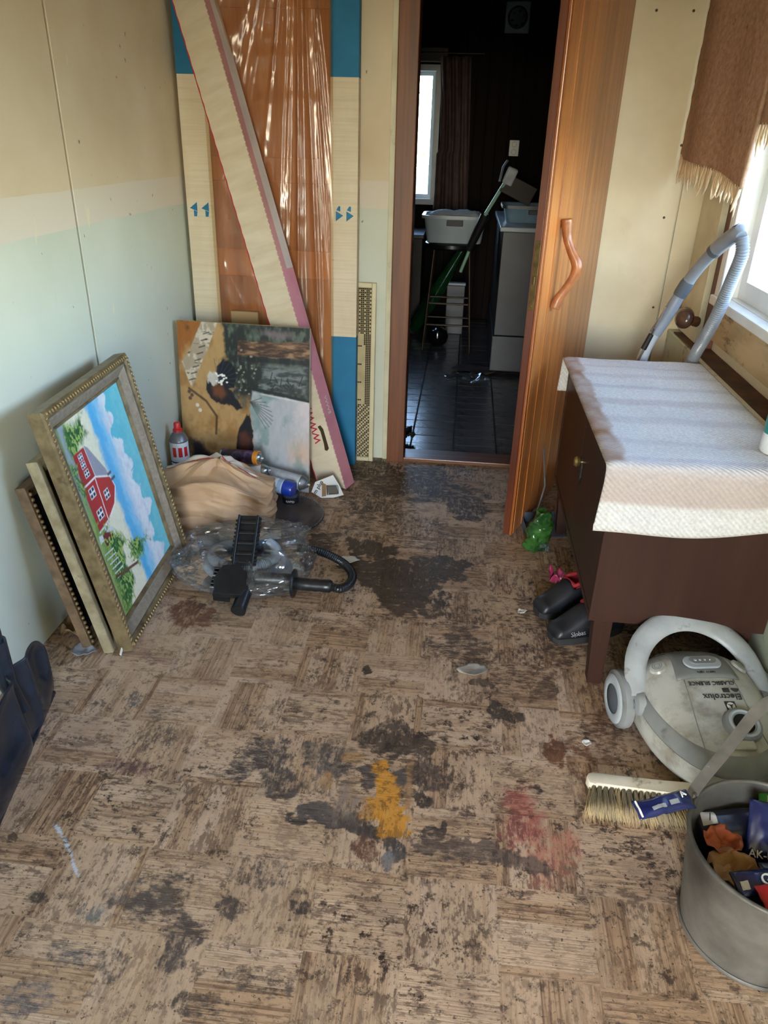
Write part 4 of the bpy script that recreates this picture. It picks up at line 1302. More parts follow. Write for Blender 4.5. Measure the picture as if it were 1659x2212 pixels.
for i in range(30):
    loc = (0.016, -0.001, 0.02 + i * 0.0182)
    if o3 is None:
        b = bmesh.new(); bmesh.ops.create_icosphere(b, subdivisions=1, radius=0.007); o3 = ob('ornament', b, m_goldA, b3[3], 'all', loc)
    else: dup(o3, b3[3], loc)

# ------------------------------------------------------------------ heap beside the paintings
def bag_fn(W, D, H, cr, sc, seed, lean=0.0, pinch=0.0):
    def fn(u, v):
        a = u * 2 * PI
        # rounded-box section
        ca, sa = math.cos(a), math.sin(a)
        k = (abs(ca) ** 3.2 + abs(sa) ** 3.2) ** (-1 / 3.2)
        if v < 0.06: r = v / 0.06; z = 0.0
        elif v > 0.92: r = (1 - v) / 0.08; z = 1.0 - 0.03 * (v - 0.92) / 0.08
        else:
            t = (v - 0.06) / 0.86; r = 1.0; z = t
        sw = 1.0 + 0.10 * math.sin(z * PI) - pinch * z * z
        x = W / 2 * k * ca * r * sw; y = D / 2 * k * sa * r * sw; zz = H * z
        d = float(crumple(x + 3, y + 5, zz, sc, seed)) * cr * min(1, r * 1.0 + 0.15)
        x += d * ca; y += d * sa; zz = max(0.0, zz + d * 0.6 * (z > 0.1))
        return (x + lean * zz, y, zz)
    return fn


m_kraft = PM('brown kraft paper', S(190, 150, 108), S(172, 130, 88), rough=0.62, scale=9, bump=0.15, bscale=50, spec=0.35)
pb = thing('paper_bag', 'crumpled brown paper bag with red and white printed top', 'bag', (-0.965, 2.79, 0.0), (0, 0, 0.16))


def kraft(u, v):
    a = u * 2 * PI
    ca, sa = math.cos(a), math.sin(a)
    k = (abs(ca) ** 4 + abs(sa) ** 4) ** (-0.25)
    if v < 0.05: r, z = v / 0.05, 0.0
    elif v > 0.72: r, z = 1 - (v - 0.72) / 0.28, 1.0
    else: r, z = 1.0, (v - 0.05) / 0.67
    W, D = 0.45, 0.34
    x = W / 2 * k * ca * r; y = D / 2 * k * sa * r
    # the bag sags: a ridge along the mouth, right shoulder low, back falling away
    sh = 1 - 0.40 * float(sstep(-0.02, 0.24, x)) - 0.26 * float(sstep(-0.06, -0.26, x))
    fr_ = 1 - 0.20 * float(sstep(0.0, -0.17, y)) - 0.62 * float(sstep(0.05, 0.19, y))
    zz = 0.268 * z * sh * fr_
    y += 0.05 * z * z * float(sstep(0.02, -0.12, y))
    amp = min(1.0, z * 3 + 0.1)
    loc_ = math.exp(-((x - 0.10) / 0.10) ** 2 - ((zz - 0.10) / 0.09) ** 2)
    d = facet(u, v, 17, 10, 4) * 0.015 + facet(u + 0.013, v, 37, 21, 9) * (0.0035 + 0.007 * loc_) + float(crumple(x + 2.2, y + 1.3, zz, 5, 4)) * 0.007
    d *= amp
    x += d * ca * 0.9; y += d * sa * 0.9; zz += d * (0.7 if z > 0.95 else 0.35)
    # a dented, torn corner low on the right front
    q = math.exp(-((x - 0.12) / 0.05) ** 2 - ((zz - 0.10) / 0.05) ** 2) * (1 if sa < 0 else 0)
    y += 0.035 * q
    return (x, y, max(0.001, zz))


NU, NV = 230, 130
V, F = grid(kraft, NU, NV, True)
m_kraft, nt_, p_ = newmat('brown kraft paper')
at_ = N(nt_, 'ShaderNodeAttribute', attribute_name='paint')
nt_.links.new(mix_(nt_, ramp(nt_, [(0.3, 0.0), (0.7, 0.35)], noise_(nt_, coords(nt_), 9, 5)), at_.outputs['Color'], S(160, 118, 78)), p_.inputs['Base Color'])
p_.inputs['Roughness'].default_value = 0.6
bump_(nt_, p_, noise_(nt_, coords(nt_), 30, 3), 0.2, 0.004)
bagm = ob('bag_body', (V, F), m_kraft, pb, True)
cc = []
for (x, y, z) in V:
    # printed mouth: red line with white beyond it, curling round at the right
    yl = 0.015 - 0.25 * max(0.0, x - 0.02) + 0.10 * max(0, -x - 0.10)
    f = (y - yl) if z > 0.10 else -1
    if x > 0.15: f = -1
    cc.append((*(L3(198, 162, 126) if f < 0 else L3(190, 40, 48) if f < 0.008 else L3(222, 212, 196) if f < 0.05 else L3(198, 162, 126)), 1))
paint_verts(bagm.data, np.array(cc))

m_steel = PM('bare tin', S(176, 180, 184), S(150, 154, 158), rough=0.25, metal=0.9, scale=20)
m_dsteel = PM('dull tin', S(140, 142, 146), S(112, 114, 118), rough=0.4, metal=0.7, scale=20)
m_wlabel = PM('white can label', S(222, 224, 226), S(206, 208, 212), rough=0.4)
m_purple = PM('purple black label', S(40, 30, 48), S(110, 70, 120), rough=0.35, scale=26, lo=0.5, hi=0.62)
m_orangecap = PM('orange plastic', S(206, 130, 40), S(190, 116, 34), rough=0.4)
m_blue = PM('glossy blue plastic', S(22, 62, 170), S(18, 50, 150), rough=0.2, coat=0.4)
m_redcap = PM('red plastic cap', S(206, 40, 44), S(186, 34, 38), rough=0.35)
m_greycan = PM('grey white can coat', S(186, 190, 196), S(160, 164, 172), rough=0.4, scale=30, dirt=S(110, 112, 118), dscale=40, dlo=0.6, dhi=0.7)


def frame_of(p0, p1):
    z = (Vector(p1) - Vector(p0)).normalized()
    x = Vector((0, 0, 1)).cross(z)
    x = x.normalized() if x.length > 1e-3 else Vector((1, 0, 0))
    return basis(p0, x, z.cross(x), z)


def spray(name, label, p0, p1, r, body, parts='valve', cap=None, dome=None):
    L = (Vector(p1) - Vector(p0)).length
    t = thing(name, label, 'can', mat=frame_of(p0, p1), group='cans heaped behind the paper bag')
    ob('can_body', lathe([(0, 0.004), (r * 0.7, 0.006), (r * 0.86, 0.0), (r * 0.96, 0.003), (r, 0.008), (r, L * 0.80)], 28), body, t, True)
    ob('bottom_rim', lathe([(r * 1.015, 0.001), (r * 1.03, 0.004), (r * 1.015, 0.008), (r * 0.99, 0.004), (r * 1.015, 0.001)], 28), m_steel, t, True)
    d = ob('shoulder', lathe([(r, L * 0.80), (r * 1.03, L * 0.805), (r * 1.03, L * 0.82), (r * 0.96, L * 0.835), (r * 0.82, L * 0.88), (r * 0.55, L * 0.92), (r * 0.50, L * 0.925),
                             (r * 0.50, L * 0.94), (r * 0.42, L * 0.945), (r * 0.36, L * 0.935), (0, L * 0.935)], 28), dome or m_steel, t, True)
    if parts == 'valve':
        ob('valve_stem', lathe([(0.004, L * 0.93), (0.004, L * 0.975), (0, L * 0.976)], 10), m_wlabel, d, True)
    if cap == 'nozzle':
        ob('cap', lathe([(r * 0.52, L * 0.94), (r * 0.5, L * 0.97), (r * 0.38, L * 0.985), (r * 0.36, L * 1.05), (r * 0.28, L * 1.065), (0, L * 1.067)], 20), m_redcap, t, True)
    if cap == 'orange':
        ob('cap_ring', lathe([(r * 1.02, L * 0.78), (r * 1.06, L * 0.785), (r * 1.06, L * 0.87), (r * 0.9, L * 0.885), (r * 0.84, L * 0.87)], 24), m_orangecap, t, True)
    return t


sc1 = spray('spray_can', 'white spray can with red print and red nozzle standing by the wall', (-1.212, 2.985, 0.0), (-1.212, 2.985, 0.325), 0.041, m_wlabel, None, 'nozzle', m_dsteel)
for a in (-2.0, -1.35, -0.7):
    p = Vector((math.cos(a) * 0.0412, math.sin(a) * 0.0412, 0.22))
    mtx = lay((p.x, p.y, p.z), (-math.sin(a), math.cos(a), 0), (0, 0, 1))
    b = bmesh.new()
    ob('red_print', lathe([(0.0413, 0.195), (0.0413, 0.24)], 6, arc=0.42), m_redcap, sc1, True).rotation_euler = (0, 0, a)
ob('blue_line', lathe([(0.0413, 0.165), (0.0413, 0.172)], 28), m_blue, sc1, True)
ob('blue_line', lathe([(0.0413, 0.152), (0.0413, 0.156)], 28), m_blue, sc1, True)
spray('spray_can', 'purple and black spray can with orange ring lying on the heap', (-1.03, 3.03, 0.185), (-0.825, 2.985, 0.20), 0.031, m_purple, 'valve', 'orange')
spray('spray_can', 'short silver can lying under the purple can', (-0.97, 2.985, 0.105), (-0.79, 2.965, 0.155), 0.032, m_wlabel, 'valve', None)
bigc = spray('spray_can', 'long grey white can lying at the foot of the grouse canvas', (-0.86, 3.035, 0.112), (-0.615, 2.985, 0.083), 0.034, m_greycan, 'valve', None, m_dsteel)
for k in range(5):
    for s in range(3):
        ob('fine_print', lathe([(0.0344, 0.150 + k * 0.0055), (0.0344, 0.1522 + k * 0.0055)], 5, arc=0.5), m_black, bigc, True).rotation_euler = (0, 0, 2.6 + s * 0.62)
bc = thing('blue_capped_can', 'can with glossy blue cap lying against the paper bag', 'can', mat=frame_of((-0.80, 2.95, 0.098), (-0.685, 2.925, 0.085)), group='cans heaped behind the paper bag')
ob('can_body', lathe([(0, 0), (0.03, 0.0), (0.033, 0.003), (0.033, 0.075), (0, 0.075)], 26), m_wlabel, bc, True)
ob('cap', lathe([(0.033, 0.0755), (0.036, 0.0758), (0.0355, 0.118), (0.033, 0.122), (0, 0.122)], 26), m_blue, bc, True)
ob('label_band', lathe([(0.0333, 0.05), (0.0333, 0.07)], 26), PM('pale blue label', S(150, 180, 214), rough=0.4), bc, True)
jar = thing('round_tin', 'small black round tin with white lettering under the blue cap', 'tin', (-0.708, 2.972, 0.0))
ob('tin_body', lathe([(0, 0), (0.037, 0), (0.038, 0.003), (0.038, 0.034), (0, 0.034)], 28), PM('dark tin', S(34, 36, 44), S(26, 28, 34), rough=0.35), jar, True)
ob('lid', lathe([(0.039, 0.0345), (0.0395, 0.036), (0.0395, 0.048), (0.037, 0.05), (0.035, 0.047), (0, 0.047)], 28), PM('grey lid', S(90, 96, 104), rough=0.3, metal=0.4), jar, True)
text('lettering', 'RAPID', 0.014, m_paper, jar, lay((0.006, -0.0388, 0.018), (1, 0, 0), (0, 0, 1)), extrude=0.001)
# a small box carries the heap
bxo = thing('small_carton', 'small grey carton half buried under the cans', 'box', (-0.93, 3.03, 0.0), (0, 0, -0.08))
ob('carton_body', bx((-0.13, -0.055, 0), (0.10, 0.045, 0.075), 0.003), m_card, bxo)
ob('flap', bx((-0.128, -0.053, 0.0755), (0.098, -0.005, 0.078), 0.001), m_card, bxo)

# blister pack
bp = thing('blister_pack', 'white and black card blister pack leaning on the carton foot', 'package', (-0.548, 3.035, 0.002), (-0.55, 0.05, 0.35))
ob('card', prism([(-0.075, 0.03), (-0.055, 0.075), (0.03, 0.105), (0.055, 0.06), (0.075, 0.01), (0.03, 0.0), (-0.03, 0.0)], 0, 0.0025, axis='y'), m_paper, bp)
ob('black_panel', prism([(-0.005, 0.012), (0.052, 0.016), (0.042, 0.055), (-0.005, 0.058)], -0.0015, 0.0, axis='y'), m_black, bp)
ob('brown_band', prism([(-0.028, 0.006), (-0.008, 0.008), (-0.006, 0.062), (-0.024, 0.072)], -0.001, 0.0, axis='y'), PM('brown band', S(150, 112, 66), rough=0.5), bp)
text('lettering', 'm plus', 0.026, m_black, bp, lay((-0.043, -0.0012, 0.05), (0.55, 0, 0.83), (-0.83, 0, 0.55)), bold=0.0004)
cv = ob('clear_cover', bx((-0.006, -0.016, 0.012), (0.05, -0.0016, 0.056), 0.006, 2), film_mat('blister', (0.9, 0.92, 0.95, 1), 0.2, 0.03, 0.05), bp)

# round tray
ty = thing('round_tray', 'round dark pewter tray lying flat beside the paper bag', 'tray', (-0.735, 2.815, 0.0))
ob('tray_plate', lathe([(0, 0.004), (0.155, 0.004), (0.165, 0.006), (0.178, 0.012), (0.198, 0.016), (0.204, 0.018), (0.208, 0.014), (0.2, 0.010), (0.178, 0.006), (0.16, 0.0), (0, 0.0)], 64),
   PM('tarnished pewter', S(116, 106, 100), S(92, 84, 80), rough=0.3, metal=0.3, scale=9, dirt=S(56, 44, 36), dscale=7, dlo=0.5, dhi=0.7), ty, True)
bd = None
for i in range(90):
    a = 2 * PI * i / 90
    if bd is None:
        b = bmesh.new(); bmesh.ops.create_icosphere(b, subdivisions=1, radius=0.004); bd = ob('rim_bead', b, m_dsteel, ty, 'all', (0.2025 * math.cos(a), 0.2025 * math.sin(a), 0.0185))
    else: dup(bd, ty, (0.2025 * math.cos(a), 0.2025 * math.sin(a), 0.0185))

# hose coil in a clear plastic bag, a second clear pouch behind it
m_film = film_mat('clear plastic bag', (0.98, 0.985, 0.99, 1), 0.14, 0.04, 0.09)
hc = thing('bagged_hose', 'grey ribbed hose coiled inside a clear plastic bag', 'hose', (-0.735, 2.335, 0.0), (0, 0, -0.1))
cp = [(0.155 * math.cos(t) * (1 - 0.02 * t), 0.125 * math.sin(t) * (1 - 0.02 * t), 0.026 + 0.0058 * t) for t in np.linspace(0, 4.3 * PI, 150)]
ob('hose_coil', ribbed(cp, 0.0195, 0.0065, 0.0035, 12), PM('grey hose plastic', S(148, 156, 164), S(126, 134, 144), rough=0.4), hc, True)


def pouch(W, D, H, seed, cr=0.012):
    def fn(u, v):
        a = u * 2 * PI
        ca, sa = math.cos(a), math.sin(a)
        k = (abs(ca) ** 3 + abs(sa) ** 3) ** (-1 / 3)
        t = v
        r = math.sin(PI * (0.02 + 0.96 * t)) ** 0.45
        z = 0.5 - 0.5 * math.cos(PI * t)
        e = 1 + 0.10 * float(vnoise(a * 1.5 + seed, 3.3)) * 2
        x = W / 2 * k * ca * r * e; y = D / 2 * k * sa * r * e; zz = H * z
        d = (facet(u, v, 31, 9, int(seed)) * 0.8 + facet(u, v, 60, 19, int(seed) + 2) * 0.4) * cr * 0.75
        return (x + d * ca, y + d * sa, max(0.001, zz + d * 0.8 * (z > 0.15)))
    return fn


V, F = grid(pouch(0.46, 0.38, 0.115, 1, 0.022), 180, 57, True)
ob('plastic_bag', (V, F), m_film, hc)
pc = thing('clear_pouch', 'clear plastic pouch with grey fittings behind the bagged hose', 'bag', (-0.80, 2.565, 0.0), (0, 0, 0.28))
V, F = grid(pouch(0.44, 0.17, 0.075, 6, 0.02), 180, 57, True)
ob('plastic_bag', (V, F), m_film, pc)
ob('pipe_fitting', lathe([(0, 0), (0.026, 0), (0.028, 0.01), (0.026, 0.08), (0.018, 0.085), (0.018, 0.12), (0, 0.12)], 22, 'x', (-0.19, -0.02, 0.034)), PM('grey fitting', S(96, 102, 112), S(80, 86, 96), rough=0.35), pc, True)
ob('leaflet', bx((-0.04, -0.035, 0.03), (0.14, 0.04, 0.033), 0.001), m_paper, pc)

# black nozzle set
m_blk = PM('black plastic', S(30, 32, 36), S(22, 24, 28), rough=0.32, scale=30, dirt=S(70, 72, 74), dscale=30, dlo=0.66, dhi=0.78)
bt = thing('black_nozzle', 'black plastic steam nozzle with flanged handle and ribbed black hose', 'nozzle', (-0.66, 2.19, 0.0))
# handle tube with flange, lying along x
hz = 0.075
ob('pipe', lathe([(0, 0.0), (0.026, 0.0), (0.026, 0.02), (0.0235, 0.024), (0.0235, 0.135), (0.0, 0.135)], 24, 'x', (-0.005, 0.012, hz)), m_blk, bt, True)
ob('flange', lathe([(0.02, 0.135), (0.050, 0.135), (0.053, 0.139), (0.050, 0.145), (0.02, 0.145)], 30, 'x', (-0.005, 0.012, hz - 0.012)), m_blk, bt, True)
gr = ob('grip', lathe([(0.0, 0.146), (0.020, 0.146), (0.023, 0.155), (0.0235, 0.19), (0.0222, 0.205), (0.0238, 0.22), (0.0222, 0.235), (0.0238, 0.25), (0.0235, 0.272), (0.019, 0.278), (0, 0.278)], 24, 'x', (-0.005, 0.012, hz - 0.012)), m_blk, bt, True)
for x in (0.165, 0.262):
    ob('screw_hole', lathe([(0, 0.0), (0.004, 0.0), (0.004, 0.001)], 10, 'y', (x, 0.012 - 0.0245, hz - 0.012)), m_black, gr)
hpth = catmull([(0.262, 0.012, hz - 0.012), (0.30, 0.03, 0.045), (0.325, 0.09, 0.03), (0.325, 0.16, 0.026), (0.285, 0.225, 0.03), (0.22, 0.265, 0.04), (0.14, 0.285, 0.05), (0.09, 0.285, 0.05)], 14)
ob('black_hose', ribbed(hpth, 0.0155, 0.009, 0.003, 12), m_blk, bt, True)
# ribbed brush block standing up
br = ob('brush_head', bx((-0.055, 0.0, 0.0), (0.0, 0.035, 0.17), 0.004, 2), m_blk, bt, False, (-0.018, 0.03, 0.09), (-0.95, 0.0, 0.08))
br.scale = (1.4, 1.2, 1.32)
for i in range(5):
    ob('cross_rib', bx((-0.048, -0.011, 0.012 + i * 0.032), (-0.006, 0.0005, 0.020 + i * 0.032), 0.001), m_blk, br)
for x in (-0.055, -0.006):
    ob('side_rail', bx((x, -0.013, 0.004), (x + 0.006, 0.0005, 0.166), 0.001), m_blk, br)
for s in (0, 1):
    for i in range(12):
        if s == 0 and i == 0:
            tt = ob('tooth', prism([(0, 0), (0.008, 0.003), (0.008, 0.007), (0, 0.009)], -0.012, -0.006, axis='y'), m_blk, br)
            tt.location = (0.0, 0, 0.01)
        else:
            dup(tt, br, (0.0 if s == 0 else -0.055, 0, 0.01 + i * 0.0128), (0, 0, 0 if s == 0 else PI))
# flat tilted shoe with slots and a pipe stub towards the camera
sh = ob('floor_shoe', prism([(-0.06, 0.0), (0.03, 0.005), (0.045, 0.03), (0.035, 0.10), (0.0, 0.135), (-0.055, 0.12), (-0.075, 0.06)], 0.0, 0.024, 0.004), m_blk, bt, False, (-0.058, -0.105, 0.055), (0.42, 0.12, 0.1))
for i in range(6):
    ob('slot_rib', bx((-0.083, 0.03 + i * 0.016, -0.022), (-0.05, 0.037 + i * 0.016, 0.012), 0.001), m_dsteel if i % 3 == 0 else m_blk, sh)
ob('under_block', bx((-0.07, 0.01, -0.045), (-0.01, 0.11, -0.001), 0.006, 2), m_blk, sh)
pst = [(-0.02, -0.02, 0.068), (-0.024, -0.07, 0.055), (-0.028, -0.135, 0.030)]
ob('pipe_stub', tube(pst, [0.026, 0.025, 0.025], 20, caps=False), m_blk, bt, True)
ob('stub_lip', tube([(-0.0278, -0.128, 0.0325), (-0.0284, -0.138, 0.029)], [0.0265, 0.0265], 20), m_black, bt, True)

# litter on the floor
def scrap(name, label, loc, r, mat, seed, h=0.012, rot=0.0, asp=1.0, cat='scrap'):
    def fn(u, v):
        a = u * 2 * PI
        rr = r * v * (0.7 + 0.6 * float(vnoise(a * 1.3 + seed, seed)))
        x, y = rr * math.cos(a) * asp, rr * math.sin(a)
        return (x, y, 0.003 + h * max(0.0, float(crumple(x * 3 + seed, y * 3, 0, 22, seed)) * 0.5 + 0.5) * (0.3 + v * 0.7))
    V, F = grid(fn, 20, 6, True)
    o = ob(name, (V, F), mat, None, True, loc, (0, 0, rot))
    solid(o, 0.0015, 1)
    return tag(o, label, cat)


m_greyp = PM('grey torn paper', S(150, 152, 158), S(128, 130, 136), rough=0.7)
scrap('paper_scrap', 'grey torn paper scrap at the foot of the ornate frame', (-1.125, 1.80, 0), 0.036, m_greyp, 3, 0.02)
scrap('crumpled_paper', 'brown crumpled paper ball between wall and ornate frame', (-1.19, 1.90, 0), 0.05, PM('crumpled kraft', S(150, 120, 84), S(120, 92, 60), rough=0.7), 5, 0.05)
scrap('pale_chip', 'pale silvery chip stuck to the floor right of centre', (0.117, 1.88, 0), 0.03, PM('silver chip', S(176, 170, 160), S(120, 110, 100), rough=0.4), 8, 0.01, 0.2, 1.5)
scrap('white_crumb', 'white crumb on the floor beside the shoes', (0.288, 2.22, 0), 0.015, m_paper, 9, 0.016)
scrap('white_shred', 'white paper shred beside the black ribbed hose', (-0.375, 2.475, 0), 0.028, m_paper, 12, 0.012, 0.5, 1.7)
scrap('white_flake', 'small white flake near the vacuum cleaner wheel', (0.43, 1.60, 0), 0.012, m_paper, 14, 0.01)
stk = ob('white_stick', tube([(-1.0, 1.885, 0.004), (-0.995, 1.86, 0.012), (-1.003, 1.83, 0.02), (-1.0, 1.80, 0.005)], 0.005, 8, flat=(1.3, 0.5)), m_paper, None, True)
tag(stk, 'flat white stick between the feet of the two frames', 'stick')

# snow shovel leaning on the left wall, handle out of the picture
m_shov = PM('blue black shovel plastic', S(34, 42, 56), S(24, 30, 40), rough=0.24, scale=12, dirt=S(80, 84, 88), dscale=70, dlo=0.68, dhi=0.74, bump=0.08, bscale=30)
# local x along the cutting edge, y = back side (towards the wall), z up the blade
sxv = Vector((0.11, -0.5, 0)).normalized(); up_ = Vector((-0.20, -0.04, 0.97)).normalized(); up_ = (up_ - sxv * up_.dot(sxv)).normalized()
sv = thing('snow_shovel', 'black plastic snow shovel standing on its blade by the left wall', 'shovel', mat=basis((-1.035, 1.372, 0.004), sxv, up_.cross(sxv), up_))
HW, BH = 0.255, 0.235


def blade(u, v):
    x = (u * 2 - 1)
    zt = BH * v
    # rounded upper corners
    wid = HW * (1 + 0.02 * math.sin(v * PI) - 0.10 * max(0, (v - 0.7) / 0.3) ** 2)
    X = x * wid
    rib = 0.032 * math.exp(-(abs(x + 0.27) / 0.16) ** 4) * (0.25 + 0.75 * v)          # central socket bulge
    lobe = 0.030 * (math.exp(-((x + 0.74) / 0.20) ** 4) + math.exp(-((x - 0.35) / 0.40) ** 4)) * math.exp(-((v - 0.62) / 0.33) ** 4)
    curve = -0.03 + 0.05 * v ** 0.7 - 0.012 * abs(x) ** 4
    cut = 0.035 * abs(x) ** 7 * v
    return (X, curve * 1.0 - (rib + lobe), zt - cut)


V, F = grid(blade, 60, 36)
solid(ob('blade', (V, F), m_shov, sv, 'all'), 0.005, 0)
ob('cutting_edge', bx((-HW + 0.004, -0.034, -0.003), (HW - 0.004, -0.028, 0.010), 0.002), m_shov, sv)
ob('wear_strip', bx((-HW + 0.01, -0.0355, 0.001), (HW - 0.01, -0.0342, 0.004), 0.0003), m_dsteel, sv)
SX = -0.27 * HW
sp_ = [(SX, -0.030, 0.10), (SX, -0.030, 0.20), (SX, -0.006, 0.33)]
ob('socket', tube(sp_, [0.020, 0.024, 0.026], 18), m_shov, sv, True)
for z, y in ((0.16, -0.053), (0.205, -0.053)):
    ob('rivet', lathe([(0, -0.006), (0.004, -0.005), (0.007, 0.0), (0.007, 0.003)], 12, 'y', (SX, y, z)), m_steel, sv, True)
ob('handle', tube([(SX, -0.010, 0.32), (SX, 0.05, 0.62), (SX, 0.058, 0.66)], [0.0215, 0.019, 0.019], 16), m_shov, sv, True)

# ------------------------------------------------------------------ right side: cabinet, blanket, shoes, vacuum cleaner, bucket
m_teak = wood('dark brown veneer', S(60, 36, 28), S(55, 33, 25), S(47, 28, 22), 2, 0.7, 0.5, 0.0, bump=0.04, spec=0.25)
m_teakY = wood('dark brown veneer lengthwise', S(58, 36, 28), S(53, 33, 26), S(45, 28, 22), 1, 0.7, 0.45, 0.0, bump=0.04, spec=0.25)
CX0, CX1, CY0, CY1, CZ0, CZ1 = 0.438, 0.938, 1.862, 2.90, 0.236, 0.735
cb = thing('cabinet', 'low dark brown wooden cabinet on legs under the window', 'cabinet', (0, 0, 0))
ob('side_panel', bx((CX0, CY0, CZ0), (CX1, CY0 + 0.02, CZ1), 0.0015), m_teak, cb)
ob('side_panel', bx((CX0, CY1 - 0.02, CZ0), (CX1, CY1, CZ1), 0.0015), m_teak, cb)
ob('top_board', bx((CX0 + 0.001, CY0 + 0.0205, CZ1 - 0.02), (CX1, CY1 - 0.0205, CZ1)), m_teakY, cb)
ob('bottom_board', bx((CX0 + 0.001, CY0 + 0.0205, CZ0), (CX1, CY1 - 0.0205, CZ0 + 0.02)), m_teakY, cb)
ob('back_board', bx((CX1 - 0.008, CY0 + 0.0205, CZ0 + 0.0205), (CX1, CY1 - 0.0205, CZ1 - 0.0205)), m_teakY, cb)
m_brass = PM('worn brass', S(186, 168, 110), S(150, 128, 76), rough=0.28, metal=0.85, scale=30)
ym = (CY0 + CY1) / 2
for k, (a, b_) in enumerate(((CY0 + 0.022, ym - 0.0015), (ym + 0.0015, CY1 - 0.022))):
    d = ob('door', bx((CX0 + 0.002, a, CZ0 + 0.022), (CX0 + 0.02, b_, CZ1 - 0.022), 0.001), m_teakY, cb)
    yk = b_ - 0.14 if k == 0 else a + 0.14
    if k == 1: continue
    yk = 2.335
    pl = ob('knob_plate', prism([(yk, 0.555), (yk + 0.014, 0.53), (yk + 0.012, 0.49), (yk, 0.465), (yk - 0.012, 0.49), (yk - 0.014, 0.53)], CX0 - 0.004, CX0 + 0.0018, 0.001, 'x'), m_black, d)
    ob('knob', lathe([(0, -0.03), (0.013, -0.028), (0.018, -0.02), (0.015, -0.011), (0.006, -0.007), (0.006, 0.0)], 20, 'x', (CX0 + 0.0018, yk, 0.545)), m_brass, d, True)
for x in (CX0 + 0.045, CX1 - 0.06):
    for y in (CY0 + 0.03, CY1 - 0.045):
        b = bmesh.new()
        sx0, sx1 = 0.027, 0.021
        lo = [b.verts.new((x + a * sx1 + (0.008 if x < 0.6 else -0.0), y + c * sx1, 0.0)) for a, c in ((-1, -1), (1, -1), (1, 1), (-1, 1))]
        hi = [b.verts.new((x + a * sx0, y + c * sx0, CZ0 - 0.0005)) for a, c in ((-1, -1), (1, -1), (1, 1), (-1, 1))]
        b.faces.new(lo[::-1]); b.faces.new(hi)
        for i in range(4): b.faces.new((lo[i], lo[(i + 1) % 4], hi[(i + 1) % 4], hi[i]))
        ob('leg', b, m_teak, cb)

# woven rug used as a cover: lies on the top, hangs over both ends
bl = thing('woven_cover', 'white striped woven rug draped over the brown cabinet', 'rug', (0, 0, 0))
RX0, RX1 = 0.412, 0.932
seg_near, seg_top, seg_far = 0.172, CY1 - CY0 + 0.02, 0.13
TL_ = seg_near + seg_top + seg_far


def cover_pt(u, s):
    """u across (0 front .. 1 wall), s metres along from the near hem"""
    r = 0.014
    zt = CZ1 + 0.006
    if s < seg_near:
        t = s / seg_near
        y = CY0 - r - 0.004 - 0.010 * (1 - t) * (0.5 + 0.5 * math.sin(u * 7 + 0.6)); z = zt - r - (seg_near - s)
        z -= 0.022 * (1 - t) * math.sin(u * 5.2 - 0.5) * u * 1.3 - 0.012 * u * (1 - t)
        if s > seg_near - 0.03:
            q = (s - (seg_near - 0.03)) / 0.03; a = q * PI / 2 * 0.9
            y = CY0 - 0.004 - r * math.cos(a) ; z = zt - r * (1 - math.sin(a)) - 0.03 * (1 - q) * 0.5
        x0 = RX0 - 0.012 * (1 - t)
    elif s < seg_near + seg_top:
        y = CY0 - 0.004 + (s - seg_near); z = zt; x0 = RX0
        z += 0.002 * math.sin(y * 23 + u * 3) * math.sin(u * PI) + 0.001 * math.sin(u * 17)
        e = (s - seg_near) / seg_top
        if e > 0.985: z -= 0.004 * (e - 0.985) / 0.015
    else:
        t = (s - seg_near - seg_top) / seg_far
        y = CY1 + 0.016 + 0.006 * t; z = zt - 0.006 - t * seg_far; x0 = RX0 - 0.006 * t
    x = x0 + (RX1 - x0) * u
    if u < 0.03 and seg_near - 0.02 < s < seg_near + seg_top: z -= 0.006 * (1 - u / 0.03)
    return x, y, z


nu_, nv_ = 90, 200
us = np.linspace(0, 1, nu_); ss = np.linspace(0, TL_, nv_)
V = [cover_pt(u, s) for s in ss for u in us]
F = [(j * nu_ + i, j * nu_ + i + 1, (j + 1) * nu_ + i + 1, (j + 1) * nu_ + i) for j in range(nv_ - 1) for i in range(nu_ - 1)]


def rug_mat():
    m, nt, p = newmat('cotton rep weave')
    a = N(nt, 'ShaderNodeAttribute', attribute_name='paint')
    v = coords(nt)
    n1 = noise_(nt, v, 120, 3)
    col = mix_(nt, ramp(nt, [(0.35, 0.0), (0.7, 0.35)], n1), a.outputs['Color'], S(150, 140, 136))
    w = N(nt, 'ShaderNodeTexWave', wave_type='BANDS', bands_direction='DIAGONAL')
    w.inputs['Scale'].default_value = 38; w.inputs['Distortion'].default_value = 1.2; w.inputs['Detail'].default_value = 2
    nt.links.new(v, w.inputs['Vector'])
    col = mix_(nt, math_(nt, 'MULTIPLY', math_(nt, 'SUBTRACT', 1.0, w.outputs['Fac']), 0.16), col, S(120, 112, 112))
    nt.links.new(col, p.inputs['Base Color'])
    p.inputs['Roughness'].default_value = 0.9
    p.inputs['Specular IOR Level'].default_value = 0.1
    bump_(nt, p, w.outputs['Fac'], 0.6, 0.004)
    return m


